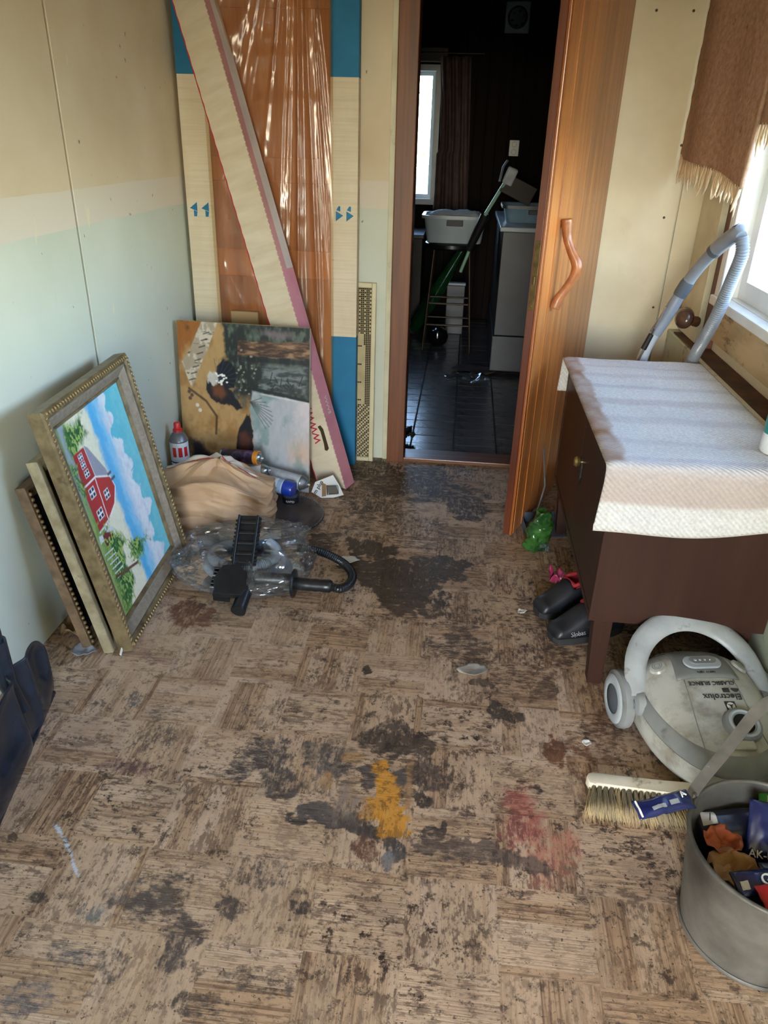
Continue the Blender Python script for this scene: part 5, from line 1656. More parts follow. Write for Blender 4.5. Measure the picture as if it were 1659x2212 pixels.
cvr = ob('woven_cloth', (V, F), rug_mat(), bl, 'all')
cols = []
wv = L3(226, 226, 224)
for s in ss:
    for u in us:
        c = wv.copy()
        nz = float(fbm(u * 9, s * 20, 3)) - 0.5
        y = s - seg_near
        for yc, w, k, cc in ((0.16, 0.02, .32, L3(190, 186, 196)), (0.34, 0.03, .38, L3(186, 180, 186)), (0.52, 0.03, .5, L3(184, 176, 176)), (0.68, 0.02, .4, L3(186, 182, 188)), (0.82, 0.02, .4, L3(186, 182, 188)), (0.93, 0.012, .35, L3(190, 186, 190)), (0.03, 0.012, .4, L3(180, 178, 196))):
            t = k * float(sstep(w * 1.5, w * 0.5, abs(y - yc + nz * 0.01)))
            c = c * (1 - t) + cc * t
        if s < seg_near + 0.02:
            t = 0.85 * float(sstep(0.075, 0.09, s + nz * 0.01) * sstep(seg_near + 0.02, seg_near - 0.03, s))
            c = c * (1 - t) + L3(188, 170, 160) * t
            t = 0.35 * float(sstep(0.02, 0.3, s)); c = c * (1 - t) + L3(212, 204, 196) * t
        # worn brown front edge on the top
        if seg_near - 0.005 < s < seg_near + seg_top:
            t = 0.95 * float(sstep(0.115, 0.085, u + nz * 0.06)) * float(sstep(0.0, 0.02, s - seg_near + 0.005)) * (0.75 + 0.9 * nz)
            c = c * (1 - t) + L3(160, 122, 92) * t
        if s > seg_near + seg_top: c = c * 0.8 + L3(150, 138, 128) * 0.2
        cols.append((*c, 1.0))
paint_verts(cvr.data, np.clip(np.array(cols), 0, 1))
solid(cvr, 0.007, 1)
hem = [cover_pt(u, 0.0) for u in np.linspace(0, 1, 50)]
ob('hem', tube([(p[0], p[1] - 0.002, p[2] + 0.006) for p in hem], 0.0085, 10, flat=(1.3, 0.55)), PM('white hem', S(224, 220, 212), S(206, 202, 192), rough=0.85), bl, 'all')

# teal bottle on the cover
bo = thing('spray_bottle', 'white and teal plastic bottle standing on the woven cover', 'bottle', (0.882, 1.99, CZ1 + 0.0155))
ob('bottle_body', lathe([(0, 0), (0.036, 0), (0.040, 0.006), (0.040, 0.055)], 30), m_wlabel, bo, True)
ob('teal_label', lathe([(0.0402, 0.055), (0.0402, 0.14), (0.034, 0.165), (0.015, 0.185), (0.013, 0.2), (0, 0.2)], 30), PM('teal label', S(34, 130, 124), S(28, 116, 112), rough=0.35), bo, True)
ob('cap', lathe([(0.016, 0.2005), (0.017, 0.225), (0.012, 0.232), (0, 0.232)], 20), m_wlabel, bo, True)

# vacuum wand and hose standing behind the cabinet
m_vgrey = PM('blue grey plastic', S(134, 142, 152), S(118, 126, 136), rough=0.3, scale=12)
m_vlight = PM('light grey plastic', S(176, 184, 190), S(160, 168, 174), rough=0.35)
m_vdark = PM('slate grey plastic', S(84, 92, 102), S(72, 80, 90), rough=0.32)
vh = thing('vacuum_wand', 'grey vacuum wand with bent handle and ribbed hose behind the cabinet', 'vacuum hose', (0, 0, 0))
wp = catmull([(0.70, 3.03, 0.012), (0.715, 3.015, 0.45), (0.735, 3.0, 0.745), (0.79, 2.985, 0.90), (0.835, 2.965, 1.03), (0.865, 2.92, 1.115), (0.888, 2.85, 1.18), (0.905, 2.78, 1.225)], 10)
ob('wand_tube', tube(wp[:26], 0.021, 16), m_vlight, vh, True)
ob('bent_tube', tube(wp[25:58], [0.0235] * 10 + [0.022] * 23, 16), m_vgrey, vh, True)
ob('hand_grip', tube(wp[56:] + [np.array((0.912, 2.75, 1.236)), np.array((0.915, 2.735, 1.228))], [0.022] + [0.026] * (len(wp) - 57) + [0.027, 0.018], 16), m_vgrey, vh, True)
ob('grip_collar', tube(wp[56:59], 0.0265, 16), m_vdark, vh, True)
ob('lock_collar', tube(wp[36:42], [0.024, 0.026, 0.026, 0.026, 0.026, 0.024], 16), m_vdark, vh, True)
ob('badge', bx((-0.012, -0.007, -0.001), (0.012, 0.007, 0.001), 0.001), m_steel, vh, False, (0.899, 2.765, 1.257), (0.3, -0.5, -1.2))
hh = catmull([(0.918, 2.74, 1.225), (0.93, 2.735, 1.17), (0.928, 2.77, 1.08), (0.925, 2.83, 0.95), (0.92, 2.90, 0.84), (0.912, 2.96, 0.74), (0.89, 3.05, 0.45), (0.86, 3.08, 0.04)], 12)
ob('ribbed_hose', ribbed(hh, 0.021, 0.0085, 0.004, 14), m_vgrey, vh, True)
rp = [(0.706, 2.985, 0.70), (0.735, 2.975, 0.80), (0.775, 2.955, 0.945)]
ob('chrome_rod', tube(rp, 0.0045, 8), m_steel, vh, True)
ob('rod_clip', tube([(0.724, 2.976, 0.775), (0.742, 2.97, 0.835)], [0.011, 0.010], 10), m_black, vh, True)
ob('hook', tube(catmull([(0.742, 2.967, 0.835), (0.744, 2.95, 0.86), (0.738, 2.945, 0.868)], 4), 0.0035, 8), m_steel, vh, True)

# round dark wall peg below the curtain
pg = thing('wall_peg', 'shiny dark brown wooden peg on the wall beside the window', 'peg', (0.925, 3.22, 0.853))
b = bmesh.new(); bmesh.ops.create_uvsphere(b, u_segments=24, v_segments=14, radius=1.0)
bmesh.ops.scale(b, vec=(0.034, 0.05, 0.042), verts=b.verts)
m_peg = PM('dark turned wood', S(86, 66, 54), S(64, 48, 40), rough=0.25, coat=0.4, scale=14, stretch=(1, 4, 4))
ob('peg_head', b, m_peg, pg, 'all', None, (0.5, 0.4, 0.3))
ob('peg_stem', tube([(0.02, 0.01, -0.01), (0.062, 0.03, -0.02)], [0.018, 0.022], 14), m_rust, pg, True)

# brown curtain with a cream fringe
m_wool = PM('brown wool', S(170, 140, 116), S(150, 120, 98), rough=0.95, scale=60, bump=1.0, bscale=45, spec=0.1, dirt=S(118, 90, 70), dscale=38, dlo=0.6, dhi=0.72)
m_fringe = PM('cream fringe', S(222, 204, 172), S(196, 172, 136), rough=0.9, scale=30)
ct = thing('brown_curtain', 'brown wool curtain with cream fringe hanging over the window edge', 'curtain', (0.0, 0.0, 0.0))


def cur(u, v):
    y = 3.49 - 0.62 * u
    zb = 1.435 - 0.075 * u + 0.02 * math.sin(u * 3.0) - 0.02 * float(sstep(0.12, 0.0, u)) * -1
    z = zb + (2.33 - zb) * v
    x = 0.868 + 0.035 * float(sstep(0.0, 0.9, u)) - 0.02 * math.sin(u * 4.5 + 0.4) + 0.006 * math.sin(u * 13 + v * 2) + 0.02 * v * u
    x += 0.004 * (float(vnoise(u * 30, v * 45)) - 0.5)
    return (x, y, z)


V, F = grid(cur, 50, 60)
solid(ob('cloth', (V, F), m_wool, ct, 'all'), 0.012, 0)


def cur2(u, v):
    y = 2.90 - 1.15 * u
    zb = 1.56 - 0.01 * u
    z = zb + (2.33 - zb) * v
    x = 0.945 + 0.012 * math.sin(u * 9) - 0.012 * u + 0.004 * (float(vnoise(u * 24 + 9, v * 33)) - 0.5)
    return (x, y, z)


V, F = grid(cur2, 70, 40)
solid(ob('cloth', (V, F), m_wool, ct, 'all'), 0.012, 0)
ft_ = None
for i in range(84):
    u = (i + 0.5) / 40
    if u <= 1: p = cur(u, 0)
    else: p = cur2((u - 1) / 1.1 * 0.98, 0)
    loc = (p[0] - 0.002, p[1], p[2] + 0.006)
    rot = (random.uniform(-.22, .22), random.uniform(-.15, .15), random.uniform(0, 6))
    scl = (1, 1, random.uniform(0.75, 1.25))
    if ft_ is None:
        b = tube([(0, 0, 0), (0.002, 0, -0.03), (-0.001, 0.003, -0.062), (0.002, 0.005, -0.088)], [0.0065, 0.0075, 0.005, 0.0008], 7)
        ft_ = ob('fringe_tuft', b, m_fringe, ct, 'all', loc, rot)
    else: dup(ft_, ct, loc, rot, scl)
rod = ob('curtain_rod', tube([(0.93, 1.0, 2.345), (0.93, 3.545, 2.345)], 0.012, 12), m_redbrown, None, True)
tag(rod, 'wooden rod high on the window wall carrying the brown curtain', 'rod')

# shoes under the cabinet edge
m_shoe = PM('black rubberised leather', S(34, 36, 42), S(24, 26, 32), rough=0.42, scale=18, dirt=S(92, 96, 102), dscale=22, dlo=0.62, dhi=0.78)
m_lining = PM('red lining', S(150, 26, 34), S(122, 18, 28), rough=0.8)
m_sole = PM('dark sole', S(38, 38, 40), S(26, 26, 28), rough=0.7)


def shoe(label, loc, rz, print_=None):
    t = thing('work_shoe', label, 'shoe', loc, (0, 0, rz), group='work shoes under the cabinet')
    # local +x = toe
    def half(s):   # half width along the length, s 0 heel .. 1 toe
        return 0.030 + 0.020 * math.sin(PI * min(1, s * 1.02)) ** 0.6 + 0.004 * s if 0.02 < s < 0.985 else 0.018
    ol = [(-0.13 + 0.27 * s, half(s)) for s in np.linspace(0, 1, 22)]
    outl = ol + [(x, -w) for x, w in ol[::-1]]
    ob('sole', prism(outl, 0.0, 0.026, 0.004), m_sole, t)
    def top(s): return 0.128 - 0.014 * s - 0.060 * float(sstep(0.45, 0.95, s)) - 0.03 * float(sstep(0.93, 1.0, s))
    def fn(u, v):
        s = 0.01 + 0.98 * v
        a = PI * u
        w = half(s) * 0.97
        h = top(s) - 0.024
        x = -0.13 + 0.27 * s
        return (x, -w * math.cos(a) * (0.9 + 0.1 * math.sin(a)), 0.024 + h * math.sin(a) ** 0.62)
    nu, nv = 21, 34
    V, F = grid(fn, nu, nv)
    # the foot opening
    F2 = [f for q, f in enumerate(F) if not (5 <= q % (nu - 1) <= 14 and 2 <= q // (nu - 1) <= 17)]
    up = ob('upper', (V, F2), m_shoe, t, 'all'); solid(up, 0.005, -1)
    def ln(u, v):
        s = 0.08 + 0.44 * v; a = PI * (0.2 + 0.6 * u); w = half(s) * 0.86; h = top(s) - 0.03
        dep = math.sin(PI * u) ** 0.5
        return (-0.13 + 0.27 * s, -w * math.cos(a) * 0.95, 0.026 + (h) * (1 - dep * 0.85) * 0.86 + 0.004)
    V, F = grid(ln, 14, 16)
    ob('lining', (V, F), m_lining, t, 'all')
    rim = [(-0.13 + 0.27 * (0.075 + 0.46 * q), sg * half(0.075 + 0.46 * q) * 0.60, top(0.075 + 0.46 * q) - 0.004) for sg, rng in ((1, np.linspace(0, 1, 12)), (-1, np.linspace(1, 0, 12))) for q in rng]
    rim = rim + [rim[0]]
    ob('collar', tube(rim, 0.0075, 8), m_lining, t, 'all')
    ob('tongue', bx((0.005, -0.022, 0.0), (0.05, 0.022, 0.006), 0.002, 2), m_lining, t, False, (0.0, 0, 0.085), (0, 0.5, 0))
    ob('toe_cap_edge', tube([(0.075, -0.048, 0.03), (0.068, -0.03, 0.058), (0.064, 0, 0.064), (0.068, 0.03, 0.058), (0.075, 0.048, 0.03)], 0.0022, 6), m_dsteel, t, 'all')
    if print_:
        text('side_print', print_, 0.022, m_greyp, t, lay((0.068, 0.0525, 0.046), (-1, 0, 0), (0, -0.35, 1)), extrude=0.001)
    return t


shoe('black work shoe with red lining and pale side print, nearer of the pair', (0.502, 2.135, 0.0), PI + 0.42, 'Slobas')
shoe('black work shoe with red lining half hidden behind its pair', (0.462, 2.285, 0.0), PI + 0.50)
scrap('pink_plastic', 'pink plastic wrapper lying on the farther work shoe', (0.40, 2.272, 0.088), 0.026, PM('pink foil', S(150, 50, 88), S(110, 24, 46), rough=0.3), 17, 0.08, 0.9, 0.6, 'wrapper')
scrap('dark_bundle', 'dark crumpled bundle on the floor behind the cabinet leg', (0.70, 2.14, 0.0), 0.085, PM('dark rag', S(52, 42, 34), S(30, 24, 22), rough=0.8), 21, 0.14, 0.3, 1.1, 'bundle')

# green plastic bag, dustpan behind the door edge
gb = thing('green_bag', 'crumpled green plastic bag on the floor by the door edge', 'bag', (0.372, 2.705, 0.0), (0, 0, 0.3))
V, F = grid(bag_fn(0.085, 0.065, 0.165, 0.016, 26, 3, 0.10, 0.55), 60, 40, True)
ob('bag_body', (V, F), PM('thin green plastic', S(54, 100, 42), S(22, 52, 26), rough=0.2, scale=16, coat=0.3), gb, True)
ob('clear_end', bag_to := tube(catmull([(0.01, -0.02, 0.02), (0.03, -0.045, 0.03), (0.025, -0.06, 0.012)], 4), [0.012, 0.013, 0.012, 0.011, 0.010, 0.009, 0.008, 0.008, 0.006], 8), m_film, gb, True)
dp = thing('dustpan', 'grey dustpan with thin metal rod handle behind the green bag', 'dustpan', (0.43, 2.80, 0.0), (0, 0, 0.25))
ob('pan', prism([(-0.09, 0.0), (0.09, 0.0), (0.075, 0.14), (-0.075, 0.14)], 0.0, 0.004, 0.001), m_vdark, dp)
ob('pan_back', bx((-0.075, 0.136, 0.004), (0.075, 0.142, 0.055), 0.002), m_vdark, dp)
for s in (-1, 1):
    ob('pan_side', prism([(0.0, 0.004), (0.138, 0.004), (0.138, 0.052)], s * 0.078 - 0.002, s * 0.078 + 0.002, axis='x'), m_vdark, dp)
ob('rod_handle', tube([(-0.065, 0.02, 0.03), (-0.02, 0.05, 0.22), (0.0, 0.17, 0.34)], 0.004, 8), m_dsteel, dp, True)

# vacuum cleaner
m_vwhite = PM('yellowed white plastic', S(184, 184, 177), S(166, 166, 159), rough=0.32, scale=6, dirt=S(112, 102, 84), dscale=11, dlo=0.5, dhi=0.74, coat=0.1)
m_vmid = PM('dirty grey plastic', S(140, 142, 142), S(116, 118, 118), rough=0.4, scale=8, dirt=S(80, 72, 60), dscale=14, dlo=0.6, dhi=0.75)
m_vpanel = PM('silver control panel', S(134, 136, 134), S(118, 120, 118), rough=0.35, metal=0.2)
vc = thing('vacuum_cleaner', 'dirty white canister vacuum cleaner with grey carrying handle', 'vacuum cleaner', (0.735, 1.685, 0.0), (0, 0, 0.16))
vc.scale = (1.06, 1.06, 1.06)
VL, VW = 0.235, 0.165   # half length (y, front is -y) and half width


def vout(a):
    """plan outline: blunt rear (+y), egg-shaped nose (-y)"""
    c, s = math.cos(a), math.sin(a)
    if s >= 0:
        k = (abs(c) ** 3 + abs(s) ** 3) ** (-1 / 3)
        return VW * k * c, 0.155 * k * s
    k = (abs(c) ** 2.15 + abs(s) ** 2.15) ** (-1 / 2.15)
    return VW * k * c, 0.262 * k * s


def ztop(y): return 0.150 + 0.060 * float(sstep(-0.24, 0.08, y))


def vring(sc, z, n=72, tilt=True):
    return [(vout(2 * PI * i / n)[0] * sc, vout(2 * PI * i / n)[1] * sc, z) for i in range(n)]


def loft(rings, close_top=True, close_bot=True):
    b = bmesh.new()
    R = [[b.verts.new(p) for p in r] for r in rings]
    n = len(R[0])
    for k in range(len(R) - 1):
        for i in range(n):
            b.faces.new((R[k][i], R[k][(i + 1) % n], R[k + 1][(i + 1) % n], R[k + 1][i]))
    if close_top: b.faces.new(R[-1])
    if close_bot: b.faces.new(R[0][::-1])
    return b


ob('lower_shell', loft([vring(0.80, 0.022), vring(0.93, 0.028), vring(0.99, 0.05), vring(1.0, 0.075), vring(0.99, 0.098)]), m_vwhite, vc, True)
ob('bumper_band', loft([vring(0.985, 0.0985), vring(1.0, 0.102), vring(0.985, 0.122), vring(0.93, 0.138), vring(0.90, 0.140)]), m_vmid, vc, True)


def dome(x, y):
    """height of the top cover over (x,y)"""
    a = math.atan2(y, x) if y >= 0 else math.atan2(y * (0.155 / 0.235) * 1.0, x)
    # normalised radius from the outline
    best = 1e9
    lo, hi = 0.0, 2.0
    th = math.atan2(y, x)
    # solve scale so that the outline ray passes (x,y)
    r = math.hypot(x, y)
    R = vrad(th)
    rho = min(1.0, r / (R * 0.925))
    return 0.134 + (ztop(y) - 0.134) * (1 - rho ** 2.6) ** 0.62


_vr = [(math.atan2(*vout(2 * PI * i / 720)[::-1]), math.hypot(*vout(2 * PI * i / 720))) for i in range(720)]
_vr.sort()
_va = np.array([p[0] for p in _vr]); _vd = np.array([p[1] for p in _vr])


def vrad(th): return float(np.interp(th, _va, _vd, period=2 * PI))


nr = 20; na = 80
V = [(0, 0, dome(0, 0))]
for k in range(1, nr + 1):
    rho = (k / nr) ** 0.75
    for i in range(na):
        th = 2 * PI * i / na; R = vrad(th) * 0.925 * rho
        x, y = R * math.cos(th), R * math.sin(th)
        V.append((x, y, dome(x * 0.9999, y * 0.9999)))
F = [(0, 1 + i, 1 + (i + 1) % na) for i in range(na)]
for k in range(nr - 1):
    for i in range(na):
        a_, b_ = 1 + k * na + i, 1 + k * na + (i + 1) % na
        F.append((a_, a_ + na, b_ + na, b_))
ob('top_cover', (V, F), m_vwhite, vc, 'all')


def dn(x, y):
    e = 0.004
    n = Vector((-(dome(x + e, y) - dome(x - e, y)) / (2 * e), -(dome(x, y + e) - dome(x, y - e)) / (2 * e), 1)).normalized()
    return n


def on_dome(x, y, right=(1, 0, 0), lift=0.0):
    n = dn(x, y); r = Vector(right); r = (r - n * r.dot(n)).normalized()
    p = Vector((x, y, dome(x, y))) + n * lift
    return basis(p, r, n.cross(r), n)


def patch(name, pts, mat, lift=0.0015, parent=vc, sub=1):
    """thin plate following the cover; pts give the plan outline as a strip of left/right pairs"""
    Vp, Fp = [], []
    m = len(pts); n = 12
    for (xl, xr, y) in pts:
        for i in range(n):
            x = xl + (xr - xl) * i / (n - 1)
            Vp.append((x, y, dome(x, y) + lift))
    for j in range(m - 1):
        for i in range(n - 1):
            Fp.append((j * n + i, j * n + i + 1, (j + 1) * n + i + 1, (j + 1) * n + i))
    o = ob(name, (Vp, Fp), mat, parent, 'all')
    solid(o, 0.003, 0)
    return o


pnl = patch('control_panel', [(-0.082 + 0.02 * t - 0.0, 0.082 - 0.02 * t, 0.118 - 0.13 * (1 - t)) for t in np.linspace(0, 1, 10)], m_vpanel)
patch('vent_grille', [(-0.085, 0.085, y) for y in np.linspace(0.1205, 0.138, 5)], m_vdark)
for sx in (-1, 1):
    patch('lid_seam', [(sx * (0.064 + 0.016 * q) - 0.0008, sx * (0.064 + 0.016 * q) + 0.0008, -0.014 - 0.19 * q) for q in np.linspace(0, 1, 16)], m_vmid, 0.0003)
for k in range(5):
    patch('vent_rib', [(-0.08, 0.08, 0.1215 + k * 0.0038), (-0.08, 0.08, 0.1228 + k * 0.0038)], m_vmid, 0.0035)
pill = [(0.05 * math.copysign(1, math.cos(t)) * 0.55 + 0.022 * math.cos(t), 0.022 * math.sin(t)) for t in np.linspace(0, 2 * PI, 28, endpoint=False)]
sw = ob('switch_plate', prism(pill, 0.0, 0.006, 0.002), m_vlight, pnl)
sw.matrix_local = on_dome(0.0, 0.035, (1, 0, 0), 0.003)
sb = ob('slider', prism([(p[0] * 0.72, p[1] * 0.6) for p in pill], 0.0062, 0.011, 0.002), m_vmid, sw)
for k in range(4):
    ob('lamp_dot', lathe([(0.004 - k * 0.0006, 0.011), (0.003 - k * 0.0005, 0.0125), (0, 0.0128)], 12, 'z', (-0.02 + k * 0.013, 0, 0)), m_vlight, sb, True)
for sx in (-1, 1):
    kb = ob('foot_button', lathe([(0.0, 0.009), (0.012, 0.0085), (0.02, 0.006), (0.023, 0.0)], 26), m_vwhite, vc, True)
    kb.matrix_local = on_dome(sx * 0.108, 0.045, (1, 0, 0), 0.0)
    for rr in (0.006, 0.011):
        ob('ring_mark', lathe([(rr, 0.0092), (rr + 0.0012, 0.0096), (rr + 0.0024, 0.009)], 22), m_vmid, kb, True)
hx, hy = 0.034, -0.142
ring = ob('hose_socket', lathe([(0.026, 0.002), (0.026, 0.010), (0.033, 0.014), (0.044, 0.009), (0.050, -0.008)], 36), m_vmid, vc, True)
ring.matrix_local = on_dome(hx, hy, (1, 0, 0), 0.002)
ob('socket_bore', lathe([(0.0258, 0.0095), (0.024, 0.0035), (0, 0.0035)], 30), PM('black bore', S(14, 14, 14), rough=0.8), ring, True)
ob('socket_lip', lathe([(0.030, 0.0128), (0.034, 0.0155), (0.038, 0.0125)], 36), m_vlight, ring, True)
m_vtext = PM('dark lettering', S(44, 46, 50), rough=0.5)
text('model_lettering', 'CLASSIC SILENCE', 0.0155, m_vtext, vc, on_dome(0.0, -0.028, (-1, 0, 0), 0.0016), extrude=0.0008)
text('brand_lettering', 'Electrolux', 0.024, m_vtext, vc, on_dome(0.014, -0.066, (-1, 0, 0), 0.0018), extrude=0.0008)
text('panel_print', '1600 W  HEPA', 0.008, m_vtext, pnl, on_dome(0.0, 0.005, (-1, 0, 0), 0.0035), extrude=0.0005)
lg_ = ob('logo_square', bx((-0.0135, -0.0135, 0), (0.0135, 0.0135, 0.0012)), m_vtext, vc); lg_.matrix_local = on_dome(0.026, -0.0915, (-1, 0, 0), 0.0005)
ob('logo_disc', lathe([(0.0105, 0.0013), (0.0105, 0.0018), (0, 0.0018)], 24), m_paper, lg_)
ob('logo_mark', prism([(0.0, 0.010), (0.0025, 0.0), (0.009, -0.0055), (0.0, -0.003), (-0.009, -0.0055), (-0.0025, 0.0)], 0.0019, 0.0024), m_vtext, lg_)
sq = ob('print_square', bx((-0.009, -0.006, 0), (0.009, 0.006, 0.001)), m_vtext, vc); sq.matrix_local = on_dome(0.030, -0.048, (-1, 0, 0), 0.0008)
bn_ = ob('bean_mark', prism([(0.011 * math.cos(t) , 0.005 * math.sin(t) - 0.004 * math.cos(t) ** 2) for t in np.linspace(0, 2 * PI, 16, endpoint=False)], 0, 0.001), m_vtext, vc); bn_.matrix_local = on_dome(0.055, -0.047, (-1, 0, 0), 0.0008)
lt = ob('lid_latch', bx((-0.03, -0.012, -0.004), (0.03, 0.012, 0.006), 0.004, 2), m_vwhite, vc); lt.matrix_local = on_dome(0.012, -0.196, (1, 0, 0), 0.001)
# carrying handle: a wide hoop rising backwards from two side hubs
hb = []
for t in np.linspace(0, PI, 33):
    x = -0.166 * math.cos(t) * (1 - 0.10 * math.sin(t) ** 2)
    q = math.sin(t) ** 0.75
    hb.append((x, 0.0 + 0.175 * q, 0.130 + 0.115 * q))
ob('carry_handle', tube(hb, [0.019 + 0.0035 * abs(math.sin(t * 1.0)) for t in np.linspace(0, PI, 33)], 14, flat=(0.62, 1.45), up=(0, 0.5, 0.8)), PM('scuffed grey handle', S(168, 172, 172), S(150, 154, 154), rough=0.38, scale=16, dirt=S(110, 102, 92), dscale=24, dlo=0.6, dhi=0.74), vc, True)
for s in (-1, 1):
    ob('handle_hub', lathe([(0, 0.012), (0.020, 0.012), (0.030, 0.006), (0.033, -0.012), (0, -0.012)], 26, 'x', (0, 0, 0)), m_vmid, vc, True, (s * 0.168, -0.004, 0.112), (0, 0, 0 if s > 0 else PI))
    ob('hub_cap', lathe([(0, 0.016), (0.016, 0.0155), (0.018, 0.0122)], 22, 'x', (0, 0, 0)), m_vdark, vc, True, (s * 0.168, -0.004, 0.112), (0, 0, 0 if s > 0 else PI))
    wh = ob('wheel', lathe([(0.0, -0.018), (0.066, -0.018), (0.077, -0.010), (0.079, 0.0), (0.077, 0.012), (0.064, 0.020), (0, 0.020)], 40, 'x', (0, 0, 0)), m_vmid, vc, True, (s * 0.188, 0.052, 0.0795), (0, 0, 0 if s > 0 else PI))
    ob('wheel_rim', lathe([(0.040, 0.0225), (0.046, 0.0245), (0.062, 0.023), (0.066, 0.0198)], 40, 'x', (0, 0, 0)), m_vlight, wh, True)
    ob('wheel_cap', lathe([(0, 0.0215), (0.042, 0.0212), (0.044, 0.02)], 36, 'x', (0, 0, 0)), m_vdark, wh, True)
ob('caster', lathe([(0, -0.012), (0.022, -0.012), (0.024, 0), (0.022, 0.012), (0, 0.012)], 20, 'x', (0, -0.15, 0.024)), m_vdark, vc, True)

# galvanised bucket
m_galv = PM('dull galvanised steel', S(104, 100, 92), S(54, 50, 45), rough=0.55, metal=0.2, scale=6, lo=0.38, hi=0.64, dirt=S(140, 142, 142), dscale=26, dlo=0.66, dhi=0.74, bump=0.15, bscale=30)
bk = thing('metal_bucket', 'round galvanised steel bucket holding chip packets', 'bucket', (0.705, 1.10, 0.0))
BR0, BR1, BHt = 0.138, 0.168, 0.25
ob('bucket_wall', lathe([(0.0, 0.012), (BR0 - 0.004, 0.012), (BR0 - 0.002, 0.014), (BR1 - 0.003, BHt - 0.004), (BR1, BHt - 0.004), (BR0 + 0.001, 0.010), (BR0 + 0.001, 0.0), (BR0 - 0.004, 0.0), (BR0 - 0.004, 0.011), (0, 0.011)], 72), m_galv, bk, True)
ob('rim_roll', lathe([(BR1 - 0.001 + 0.0048 * math.cos(t), BHt + 0.0048 * math.sin(t)) for t in np.linspace(0, 2 * PI, 11)], 72), m_galv, bk, True)
ob('base_crimp', lathe([(BR0 + 0.0012, 0.001), (BR0 + 0.005, 0.003), (BR0 + 0.005, 0.008), (BR0 + 0.0025, 0.011)], 72), m_galv, bk, True)
ang = math.radians(140)
Ex, Ey = math.cos(ang), math.sin(ang)
for s in (1, -1):
    ob('ear', bx((-0.012, -0.004, -0.034), (0.012, 0.004, 0.016), 0.004, 2), m_galv, bk, False, (s * Ex * (BR1 + 0.004), s * Ey * (BR1 + 0.004), BHt - 0.004), (0, 0, ang + PI / 2))
ax_ = Vector((Ex, Ey, 0)); bk_dir = Vector((0.707, 0.707, 0)); tl = math.radians(38)
hup = Vector((0, 0, 1)) * math.cos(tl) + bk_dir * math.sin(tl)
hup = Vector((0, 0, 1)) * math.cos(0.17) + Vector((Ey, -Ex, 0)) * math.sin(0.17)
c0 = Vector((0, 0, BHt))
bail = catmull([tuple(c0 + ax_ * (BR1 + 0.010) * q + hup * w) for q, w in ((1.0, -0.01), (0.97, 0.03), (0.80, 0.15), (0.62, 0.27), (0.35, 0.315), (0, 0.325), (-0.35, 0.315), (-0.62, 0.27), (-0.80, 0.15), (-0.97, 0.03), (-1.0, -0.01))], 5)
ob('bail', tube(bail, 0.0165, 4, flat=(0.3, 1.0), up=tuple(hup.cross(ax_))), m_galv, bk)

# packets in the bucket
m_navy = PM('navy foil packet', S(22, 34, 92), S(16, 24, 66), rough=0.25, scale=9, coat=0.3)
m_navy2 = PM('dark blue packet', S(18, 22, 48), S(12, 14, 30), rough=0.3, scale=9, coat=0.2)
m_packred = PM('red packet print', S(196, 44, 50), S(176, 34, 42), rough=0.3)


def packet(label, loc, rot, w, h, mat, extras=(), cat='packet'):
    t = thing('chip_packet', label, cat, loc, rot, group='packets in the metal bucket')
    def fn(u, v):
        x, y = (u - 0.5) * w, (v - 0.5) * h
        e = min(u, 1 - u, v, 1 - v)
        z = 0.010 * float(sstep(0, 0.25, e)) + 0.006 * float(crumple(x + loc[0], y + loc[1], 0.3, 26, 5))
        return (x, y, z)
    V, F = grid(fn, 22, 16)
    o = ob('wrapper', (V, F), mat, t, 'all'); solid(o, 0.004, -1)
    for e in extras:
        if e[0] == 'txt': text('lettering', e[1], e[2], e[5] if len(e) > 5 else m_paper, t, lay((e[3][0], e[3][1], 0.0185), (math.cos(e[4]), math.sin(e[4]), 0), (-math.sin(e[4]), math.cos(e[4]), 0)), extrude=0.0015)
        if e[0] == 'blk':
            V2, F2 = grid(lambda u, v: (lambda q: (q[0], q[1], fn(q[0] / w + 0.5, q[1] / h + 0.5)[2] + 0.0012))((e[1][0] + (e[2][0] - e[1][0]) * u, e[1][1] + (e[2][1] - e[1][1]) * v)), 10, 8)
            ob('print_block', (V2, F2), e[3], t, 'all')
    return t


packet('navy packet sticking out over the bucket rim, pale fine print', (0.495, 1.165, 0.262), (0.12, -0.10, 0.30), 0.125, 0.042, m_navy, (('txt', 'A', 0.018, (0.042, 0.004), 0.3), ('blk', (-0.03, -0.012), (0.0, -0.004), m_greyp), ('blk', (0.01, -0.01), (0.03, 0.0), m_greyp), ('blk', (-0.058, -0.018), (-0.054, 0.018), m_paper)))
packet('dark blue packet with a white square print at the back of the bucket', (0.66, 1.20, 0.185), (0.35, -0.1, 0.1), 0.14, 0.07, m_navy2, (('blk', (-0.06, 0.0), (-0.03, 0.028), m_paper), ('txt', '/', 0.022, (-0.045, 0.013), 0, m_black)))
packet('large navy packet with white lettering standing behind the others', (0.755, 1.165, 0.20), (0.85, 0.05, -0.12), 0.15, 0.13, m_navy, (('txt', 'AK-BAUS', 0.022, (-0.03, -0.04), 0.05), ('blk', (-0.005, 0.0), (0.04, 0.022), m_paper), ('blk', (0.0, 0.032), (0.02, 0.045), m_paper)))
packet('bright green packet behind the large navy packet', (0.79, 1.235, 0.215), (0.5, 0, -0.15), 0.13, 0.05, PM('green packet', S(70, 170, 70), S(50, 140, 60), rough=0.3), (('blk', (-0.05, -0.01), (-0.02, 0.015), m_paper),))
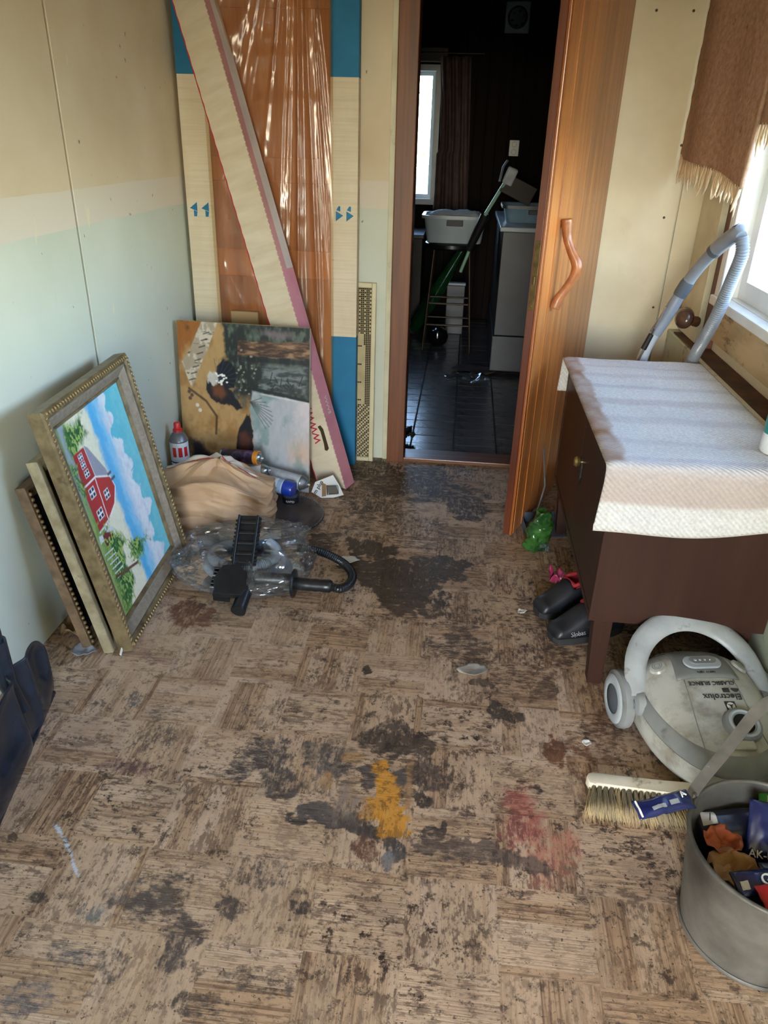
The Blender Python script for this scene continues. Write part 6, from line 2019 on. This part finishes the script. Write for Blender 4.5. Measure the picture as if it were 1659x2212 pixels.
packet('dark packet with purple corner at the right of the bucket', (0.755, 1.075, 0.195), (0.2, 0.1, 0.2), 0.16, 0.06, m_navy2, (('blk', (0.03, 0.0), (0.07, 0.025), PM('purple print', S(150, 80, 170), rough=0.3)),))
packet('navy packet with slanted white lettering lying across the bucket', (0.70, 1.045, 0.216), (0.25, 0.02, 0.22), 0.19, 0.05, m_navy, (('txt', 'G LESS', 0.03, (-0.005, 0.0), 0.06), ('blk', (-0.085, -0.012), (-0.07, 0.004), m_paper)))
packet('red and navy packet near the front of the bucket', (0.715, 1.012, 0.228), (0.25, 0.0, 0.25), 0.15, 0.045, m_packred, (('txt', 'L', 0.04, (-0.045, 0.0), 0.1), ('blk', (0.03, -0.018), (0.075, 0.018), m_navy)))
packet('navy packet with white fine print and red block at the bucket front', (0.722, 0.992, 0.222), (0.3, 0.0, -0.1), 0.12, 0.06, m_navy, (('blk', (0.015, -0.026), (0.056, 0.026), m_packred), ('blk', (-0.05, -0.012), (-0.035, 0.018), m_greyp), ('blk', (-0.03, -0.016), (-0.012, 0.016), m_greyp)))
scrap('orange_rag', 'rusty orange rag lying between the packets', (0.625, 1.15, 0.17), 0.036, PM('orange rag', S(176, 88, 44), S(120, 58, 32), rough=0.8), 31, 0.045, 0.2, 1.0, 'rag')
scrap('tan_glove', 'tan crumpled glove at the left inside the bucket', (0.635, 1.085, 0.165), 0.045, PM('tan leather', S(170, 128, 78), S(132, 94, 54), rough=0.7), 37, 0.05, 0.4, 1.2, 'glove')
scrap('dark_filling', 'black crumpled plastic filling the bottom of the bucket', (0.705, 1.10, 0.10), 0.128, PM('black plastic sack', S(18, 18, 22), S(12, 12, 14), rough=0.35), 41, 0.05, 0.0, 1.0, 'sack')

# hand brush beside the bucket
m_bwood = PM('whitewashed brush wood', S(222, 214, 196), S(198, 186, 160), rough=0.6, scale=7, dirt=S(110, 84, 58), dscale=14, dlo=0.62, dhi=0.72)
hbx = thing('hand_brush', 'white wooden hand brush with tan bristles lying by the bucket', 'brush', (0.405, 1.425, 0.0), (0, 0, -0.01))
blk = [(0.0, 0.018), (0.006, 0.03), (0.02, 0.036), (0.20, 0.030), (0.255, 0.026), (0.30, 0.036), (0.30, 0.012), (0.255, -0.004), (0.2, -0.008), (0.02, -0.006), (0.006, -0.002)]
ob('brush_block', prism(blk, 0.014, 0.042, 0.006), m_bwood, hbx, True)
m_brist = [PM('tan bristle', S(186, 164, 120), S(150, 128, 90), rough=0.85, scale=60), PM('grey tan bristle', S(150, 136, 108), S(120, 104, 78), rough=0.85, scale=60)]


def tuft_mesh(seed):
    rr = random.Random(seed)
    Vt, Ft = [], []
    for q in range(26):
        bx0, bz0 = rr.uniform(-0.004, 0.004), rr.uniform(-0.004, 0.004)
        L_ = 0.098 * rr.uniform(0.82, 1.06); ex, ez = bx0 + rr.uniform(-0.012, 0.012), bz0 * 2 + rr.uniform(-0.008, 0.006)
        w = 0.0014
        k = len(Vt)
        Vt += [(bx0 - w, 0, bz0), (bx0 + w, 0, bz0), (bx0, 0, bz0 + 2 * w),
               ((bx0 + ex) / 2 - w, -L_ * 0.55, (bz0 + ez) / 2), ((bx0 + ex) / 2 + w, -L_ * 0.55, (bz0 + ez) / 2), ((bx0 + ex) / 2, -L_ * 0.55, (bz0 + ez) / 2 + 2 * w),
               (ex, -L_, max(ez, -0.012))]
        Ft += [(k, k + 1, k + 4, k + 3), (k + 1, k + 2, k + 5, k + 4), (k + 2, k, k + 3, k + 5), (k + 3, k + 4, k + 6), (k + 4, k + 5, k + 6), (k + 5, k + 3, k + 6)]
    return Vt, Ft


protos = []
for i in range(17):
    for row, z in ((0, 0.020), (1, 0.032)):
        loc = (0.012 + i * 0.0145 + row * 0.006, -0.002, z)
        rot = (0.05 + 0.06 * row, 0, -0.16 + 0.018 * i + random.uniform(-.07, .07))
        if len(protos) < 4:
            o = ob('bristle_tuft', tuft_mesh(len(protos) + 3), m_brist[len(protos) % 2], hbx, 'all', loc, rot)
            o['kind'] = 'stuff'; protos.append(o)
        else:
            o = dup(random.choice(protos), hbx, loc, rot)

# ------------------------------------------------------------------ the dark room beyond the door
m_tub = PM('milky tub plastic', S(168, 178, 186), S(152, 162, 170), rough=0.35, scale=5)
m_rag = PM('grey laundry', S(196, 200, 204), S(166, 170, 176), rough=0.9, scale=10)
m_tubemetal = PM('brown tube steel', S(62, 46, 30), S(46, 34, 22), rough=0.4, metal=0.3)
st = thing('bar_stool', 'tall dark stool with thin tube legs under the white tub', 'stool', (-0.095, 5.92, 0.0))
SZ = 0.80
ob('seat', lathe([(0, SZ - 0.05), (0.185, SZ - 0.05), (0.205, SZ - 0.035), (0.205, SZ - 0.012), (0.19, SZ), (0, SZ)], 40), PM('black vinyl', S(22, 22, 26), rough=0.3), st, True)
for sx in (-1, 1):
    for sy in (-1, 1):
        ob('leg', tube([(sx * 0.13, sy * 0.12, SZ - 0.05), (sx * 0.185, sy * 0.15, 0.0)], 0.009, 10), m_tubemetal, st, True)
for z, k in ((0.20, 0.172), (0.36, 0.160)):
    for s in (-1, 1):
        ob('foot_rail', tube([(-k, s * k * 0.82, z), (k, s * k * 0.82, z)], 0.0075, 8), m_tubemetal, st, True)
        ob('foot_rail', tube([(s * k, -k * 0.82, z), (s * k, k * 0.82, z)], 0.0075, 8), m_tubemetal, st, True)
tb = thing('storage_tub', 'milky white storage tub of laundry standing on the stool', 'tub', (-0.085, 5.90, SZ + 0.001))
TW, TD, TH = 0.235, 0.16, 0.185


def tubshell(sc0, sc1, z0, z1, inner=0.006):
    b = bmesh.new()
    def rr(w, d, z, r=0.04, n=5):
        pts = []
        for cx_, cy_, a0 in ((w - r, d - r, 0), (-w + r, d - r, PI / 2), (-w + r, -d + r, PI), (w - r, -d + r, 1.5 * PI)):
            for k in range(n): pts.append((cx_ + r * math.cos(a0 + PI / 2 * k / (n - 1)), cy_ + r * math.sin(a0 + PI / 2 * k / (n - 1)), z))
        return pts
    return rr


rr_ = tubshell(1, 1, 0, 0)
ob('tub_body', loft([rr_(TW * 0.84, TD * 0.84, 0.0), rr_(TW * 0.96, TD * 0.96, TH), rr_(TW * 0.93, TD * 0.93, TH), rr_(TW * 0.82, TD * 0.82, 0.008)], True, True), m_tub, tb, True)
ob('tub_rim', loft([rr_(TW * 0.965, TD * 0.965, TH - 0.018), rr_(TW * 1.03, TD * 1.05, TH - 0.018), rr_(TW * 1.03, TD * 1.05, TH + 0.004), rr_(TW * 0.95, TD * 0.95, TH + 0.004)], False, False), m_tub, tb, True)
ob('grip_hole', bx((-0.06, -TD * 0.955, TH - 0.066), (0.06, -TD * 0.90, TH - 0.024), 0.004, 2), m_black, tb)
V, F = grid(lambda u, v: ((u - .5) * TW * 1.8, (v - .5) * TD * 1.7, TH - 0.012 + 0.03 * float(sstep(0, .2, min(u, 1 - u, v, 1 - v))) + 0.016 * float(crumple(u * 2, v * 2, 0.2, 3.1, 4))), 40, 30)
lo_ = ob('laundry', (V, F), m_rag, None, 'all'); lo_.location = (-0.085, 5.90, SZ + 0.001); solid(lo_, 0.004)
tag(lo_, 'grey white crumpled laundry heaped in the storage tub', 'laundry')

ch = thing('cupboard', 'grey white low cupboard at the right of the dark room', 'cupboard', (0.62, 5.75, 0.0))
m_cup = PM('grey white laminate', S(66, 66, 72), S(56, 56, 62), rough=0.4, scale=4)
ob('carcass', bx((-0.38, -0.56, 0.28), (0.38, 0.6, 0.955), 0.004), m_cup, ch)
ob('drawer', bx((-0.39, -0.57, 0.03), (0.37, 0.59, 0.275), 0.006, 2), m_cup, ch)
ob('worktop', bx((-0.40, -0.58, 0.956), (0.39, 0.62, 0.985), 0.004), m_tub, ch)
tb2 = thing('blue_crate', 'pale blue grey crate standing on the cupboard', 'crate', (0.46, 5.6, 0.986))
ob('crate_body', loft([rr_(0.19, 0.14, 0.0), rr_(0.215, 0.16, 0.105), rr_(0.205, 0.15, 0.105), rr_(0.18, 0.13, 0.006)], True, True), PM('blue grey plastic crate', S(120, 150, 172), S(100, 130, 152), rough=0.4), tb2, True)
ob('crate_rim', loft([rr_(0.216, 0.161, 0.09), rr_(0.228, 0.172, 0.09), rr_(0.228, 0.172, 0.11), rr_(0.207, 0.152, 0.11)], False, False), m_cup, tb2, True)
ob('grip_hole', bx((-0.05, -0.164, 0.055), (0.03, -0.14, 0.085), 0.003), m_black, tb2)
cn_ = thing('sink_counter', 'dark counter with pale top under the far window', 'counter', (-0.75, 6.7, 0.0))
ob('counter_front', bx((-0.6, -0.25, 0.0), (0.40, 0.28, 0.745), 0.004), PM('dark counter front', S(40, 32, 28), rough=0.5), cn_)
ob('counter_top', bx((-0.61, -0.27, 0.746), (0.41, 0.28, 0.776), 0.004), m_cup, cn_)

# green sledge-like tube and mop behind the stool
gt = thing('green_roll', 'dark green plastic roll leaning behind the stool', 'roll', (0, 0, 0))
ob('roll_body', tube([(-0.40, 6.28, 0.03), (-0.22, 6.24, 0.34), (-0.02, 6.2, 0.70)], [0.055, 0.06, 0.03], 18), PM('glossy green plastic', S(20, 66, 30), S(14, 46, 22), rough=0.15, coat=0.5), gt, True)
ob('end_ring', tube([(-0.405, 6.28, 0.022), (-0.395, 6.28, 0.04)], 0.06, 18), m_black, gt, True)
mp_ = thing('floor_mop', 'grey and green floor mop leaning over the cupboard corner', 'mop', (0, 0, 0))
ob('mop_handle', tube([(-0.02, 5.66, 0.62), (0.10, 5.56, 0.98), (0.235, 5.45, 1.235)], 0.012, 12), PM('pale green pole', S(150, 190, 166), S(140, 180, 160), rough=0.3), mp_, True)
ob('mop_head', bx((-0.035, -0.02, -0.05), (0.035, 0.02, 0.06), 0.015, 3), m_rag, mp_, False, (0.262, 5.43, 1.27), (0.2, 0.35, 0.1))
ob('mop_frame', tube([(0.20, 5.46, 1.24), (0.215, 5.45, 1.33), (0.24, 5.44, 1.37)], 0.008, 8), m_vdark, mp_, True)
ob('black_joint', tube([(0.03, 5.62, 0.78), (0.125, 5.54, 1.02)], [0.026, 0.034], 14), m_black, mp_, True)
ob('dark_board', bx((0.0, -0.008, -0.14), (0.22, 0.0, -0.02), 0.003), PM('dark brown board', S(48, 40, 34), rough=0.6), mp_, False, (0.262, 5.45, 1.31), (0.1, 0.42, 0.05))
bxw = thing('white_box', 'white box standing on the floor behind the stool', 'box', (-0.05, 6.38, 0.0))
ob('box_body', bx((-0.075, -0.03, 0.0), (0.075, 0.03, 0.40), 0.004), m_cup, bxw)
ob('box_lid', bx((-0.078, -0.033, 0.401), (0.078, 0.033, 0.42), 0.003), m_tub, bxw)
bb = thing('black_ball', 'black glossy bowl under the stool', 'bowl', (-0.17, 5.95, 0.0))
ob('bowl_body', lathe([(0, 0), (0.04, 0), (0.075, 0.03), (0.085, 0.08), (0.07, 0.125), (0.03, 0.145), (0, 0.147)], 26), PM('black glaze', S(14, 14, 16), rough=0.1), bb, True)
ob('bowl_knob', lathe([(0.0, 0.163), (0.01, 0.16), (0.012, 0.152), (0.006, 0.1475)], 12), m_black, bb, True)
scrap('plastic_wrap', 'clear crumpled plastic wrap on the dark tiles', (0.09, 4.93, 0.001), 0.11, m_film, 51, 0.07, 0.2, 1.25, 'wrap')
scrap('dark_rag', 'dark rag on the tiles just inside the door frame', (-0.255, 3.82, 0.001), 0.06, PM('black rag', S(24, 22, 22), S(14, 13, 13), rough=0.8), 53, 0.08, 0.2, 0.8, 'rag')
scrap('brown_litter', 'brown litter heap on the tiles before the cupboard', (0.14, 5.25, 0.001), 0.12, PM('brown litter', S(84, 60, 42), S(52, 38, 28), rough=0.8), 55, 0.03, 0.2, 1.2, 'litter')

# far wall fittings
fc = thing('far_curtain', 'dusty purple brown curtain beside the far window', 'curtain', (0, 0, 0))
def fcf(u, v):
    x = -0.30 + 0.30 * u * (0.82 + 0.18 * (1 - v)); z = 0.93 + 1.14 * v
    y = FAR - 0.075 - 0.028 * math.sin(u * 17 + 0.8 * math.sin(v * 3)) - 0.012 * math.sin(u * 41 + v * 4)
    x += 0.03 * math.sin(v * PI) * (1 - u) * (1 if v > 0.4 else 0.3)
    return (x, y, z)
V, F = grid(fcf, 70, 40)
solid(ob('cloth', (V, F), PM('purple brown cloth', S(104, 84, 80), S(84, 66, 62), rough=0.9, scale=12), fc, 'all'), 0.003)
ob('curtain_rail', tube([(-1.0, FAR - 0.075, 2.09), (0.05, FAR - 0.075, 2.09)], 0.008, 10), m_tubemetal, fc, True)
so = thing('wall_socket', 'white double wall socket on the dark far wall', 'socket', (0.35, FAR - 0.0125, 1.425))
ob('plate', bx((-0.04, -0.012, -0.06), (0.04, 0.0, 0.06), 0.004, 2), m_white, so)
for z in (-0.028, 0.028):
    ob('socket_well', lathe([(0.0, -0.0115), (0.018, -0.0115), (0.020, -0.0135)], 20, 'y', (0, 0, z)), m_vdark, so)
vt = thing('wall_vent', 'square white vent with round grille high on the far wall', 'vent', (0.285, FAR - 0.0125, 2.34))
ob('plate', bx((-0.095, -0.015, -0.105), (0.095, 0.0, 0.105), 0.006, 2), PM('grey vent plate', S(90, 92, 96), rough=0.4), vt)
ob('grille_ring', lathe([(0.062, -0.016), (0.07, -0.022), (0.078, -0.016)], 30, 'y'), m_black, vt, True)
ob('grille_back', lathe([(0, -0.0165), (0.063, -0.0165)], 30, 'y'), m_black, vt)
for k in range(6):
    a = k * PI / 3 + 0.3
    ob('vane', bx((-0.013, -0.022, -0.010), (0.013, -0.018, 0.010), 0.003), m_steel, vt, False, (0.048 * math.cos(a), 0, 0.048 * math.sin(a)), (0.5, 0, 0.3))

# ------------------------------------------------------------------ garden outside the far window
m_bark = PM('grey bark', S(120, 108, 90), S(84, 74, 60), rough=0.9, scale=12, bump=0.5, bscale=20)
m_leaf = PM('spring leaves', S(150, 180, 80), S(110, 150, 56), rough=0.6, scale=3)
for nm, lab, X, Y_, seed in (('garden_tree', 'slim tree with thin branches outside the far window', -0.86, 11.5, 3), ('garden_tree', 'farther young tree beyond the far window', -1.55, 15.5, 8)):
    rr2 = random.Random(seed)
    gtre = thing(nm, lab, 'tree', (X, Y_, -0.3), group='trees outside the far window')
    tr_ = catmull([(0.0, 0, 0), (0.04, 0, 1.2), (-0.03, 0.05, 2.4), (0.05, 0, 3.6), (0.0, 0, 5.0)], 6)
    ob('trunk', tube(tr_, np.linspace(0.085, 0.03, len(tr_)), 10), m_bark, gtre, 'all')
    LVt, LFt = [], []
    for k in range(12):
        z = 0.9 + k * 0.33; a = rr2.uniform(0, 6.3); L_ = rr2.uniform(0.7, 1.4)
        e = (math.cos(a) * L_, math.sin(a) * L_, z + rr2.uniform(0.2, 0.6) * (1 if rr2.random() > .3 else -0.6))
        ob('branch', tube(catmull([(0, 0, z), (e[0] * .5, e[1] * .5, (z + e[2]) / 2 + 0.12), e], 4), list(np.linspace(0.022, 0.005, 9)), 6), m_bark, gtre, 'all')
        for q in range(40):
            t = rr2.uniform(0.3, 1.05); c = Vector((e[0] * t, e[1] * t, z + (e[2] - z) * t)) + Vector((rr2.gauss(0, .1), rr2.gauss(0, .1), rr2.gauss(0, .1)))
            u_ = Vector((rr2.gauss(0, 1), rr2.gauss(0, 1), rr2.gauss(0, 1))).normalized(); w_ = u_.orthogonal().normalized()
            kk = len(LVt); s_ = 0.035
            LVt += [tuple(c - u_ * s_), tuple(c + w_ * s_ * .5), tuple(c + u_ * s_), tuple(c - w_ * s_ * .5)]; LFt.append((kk, kk + 1, kk + 2, kk + 3))
    lf = ob('leaves', (LVt, LFt), m_leaf, gtre); lf['kind'] = 'stuff'
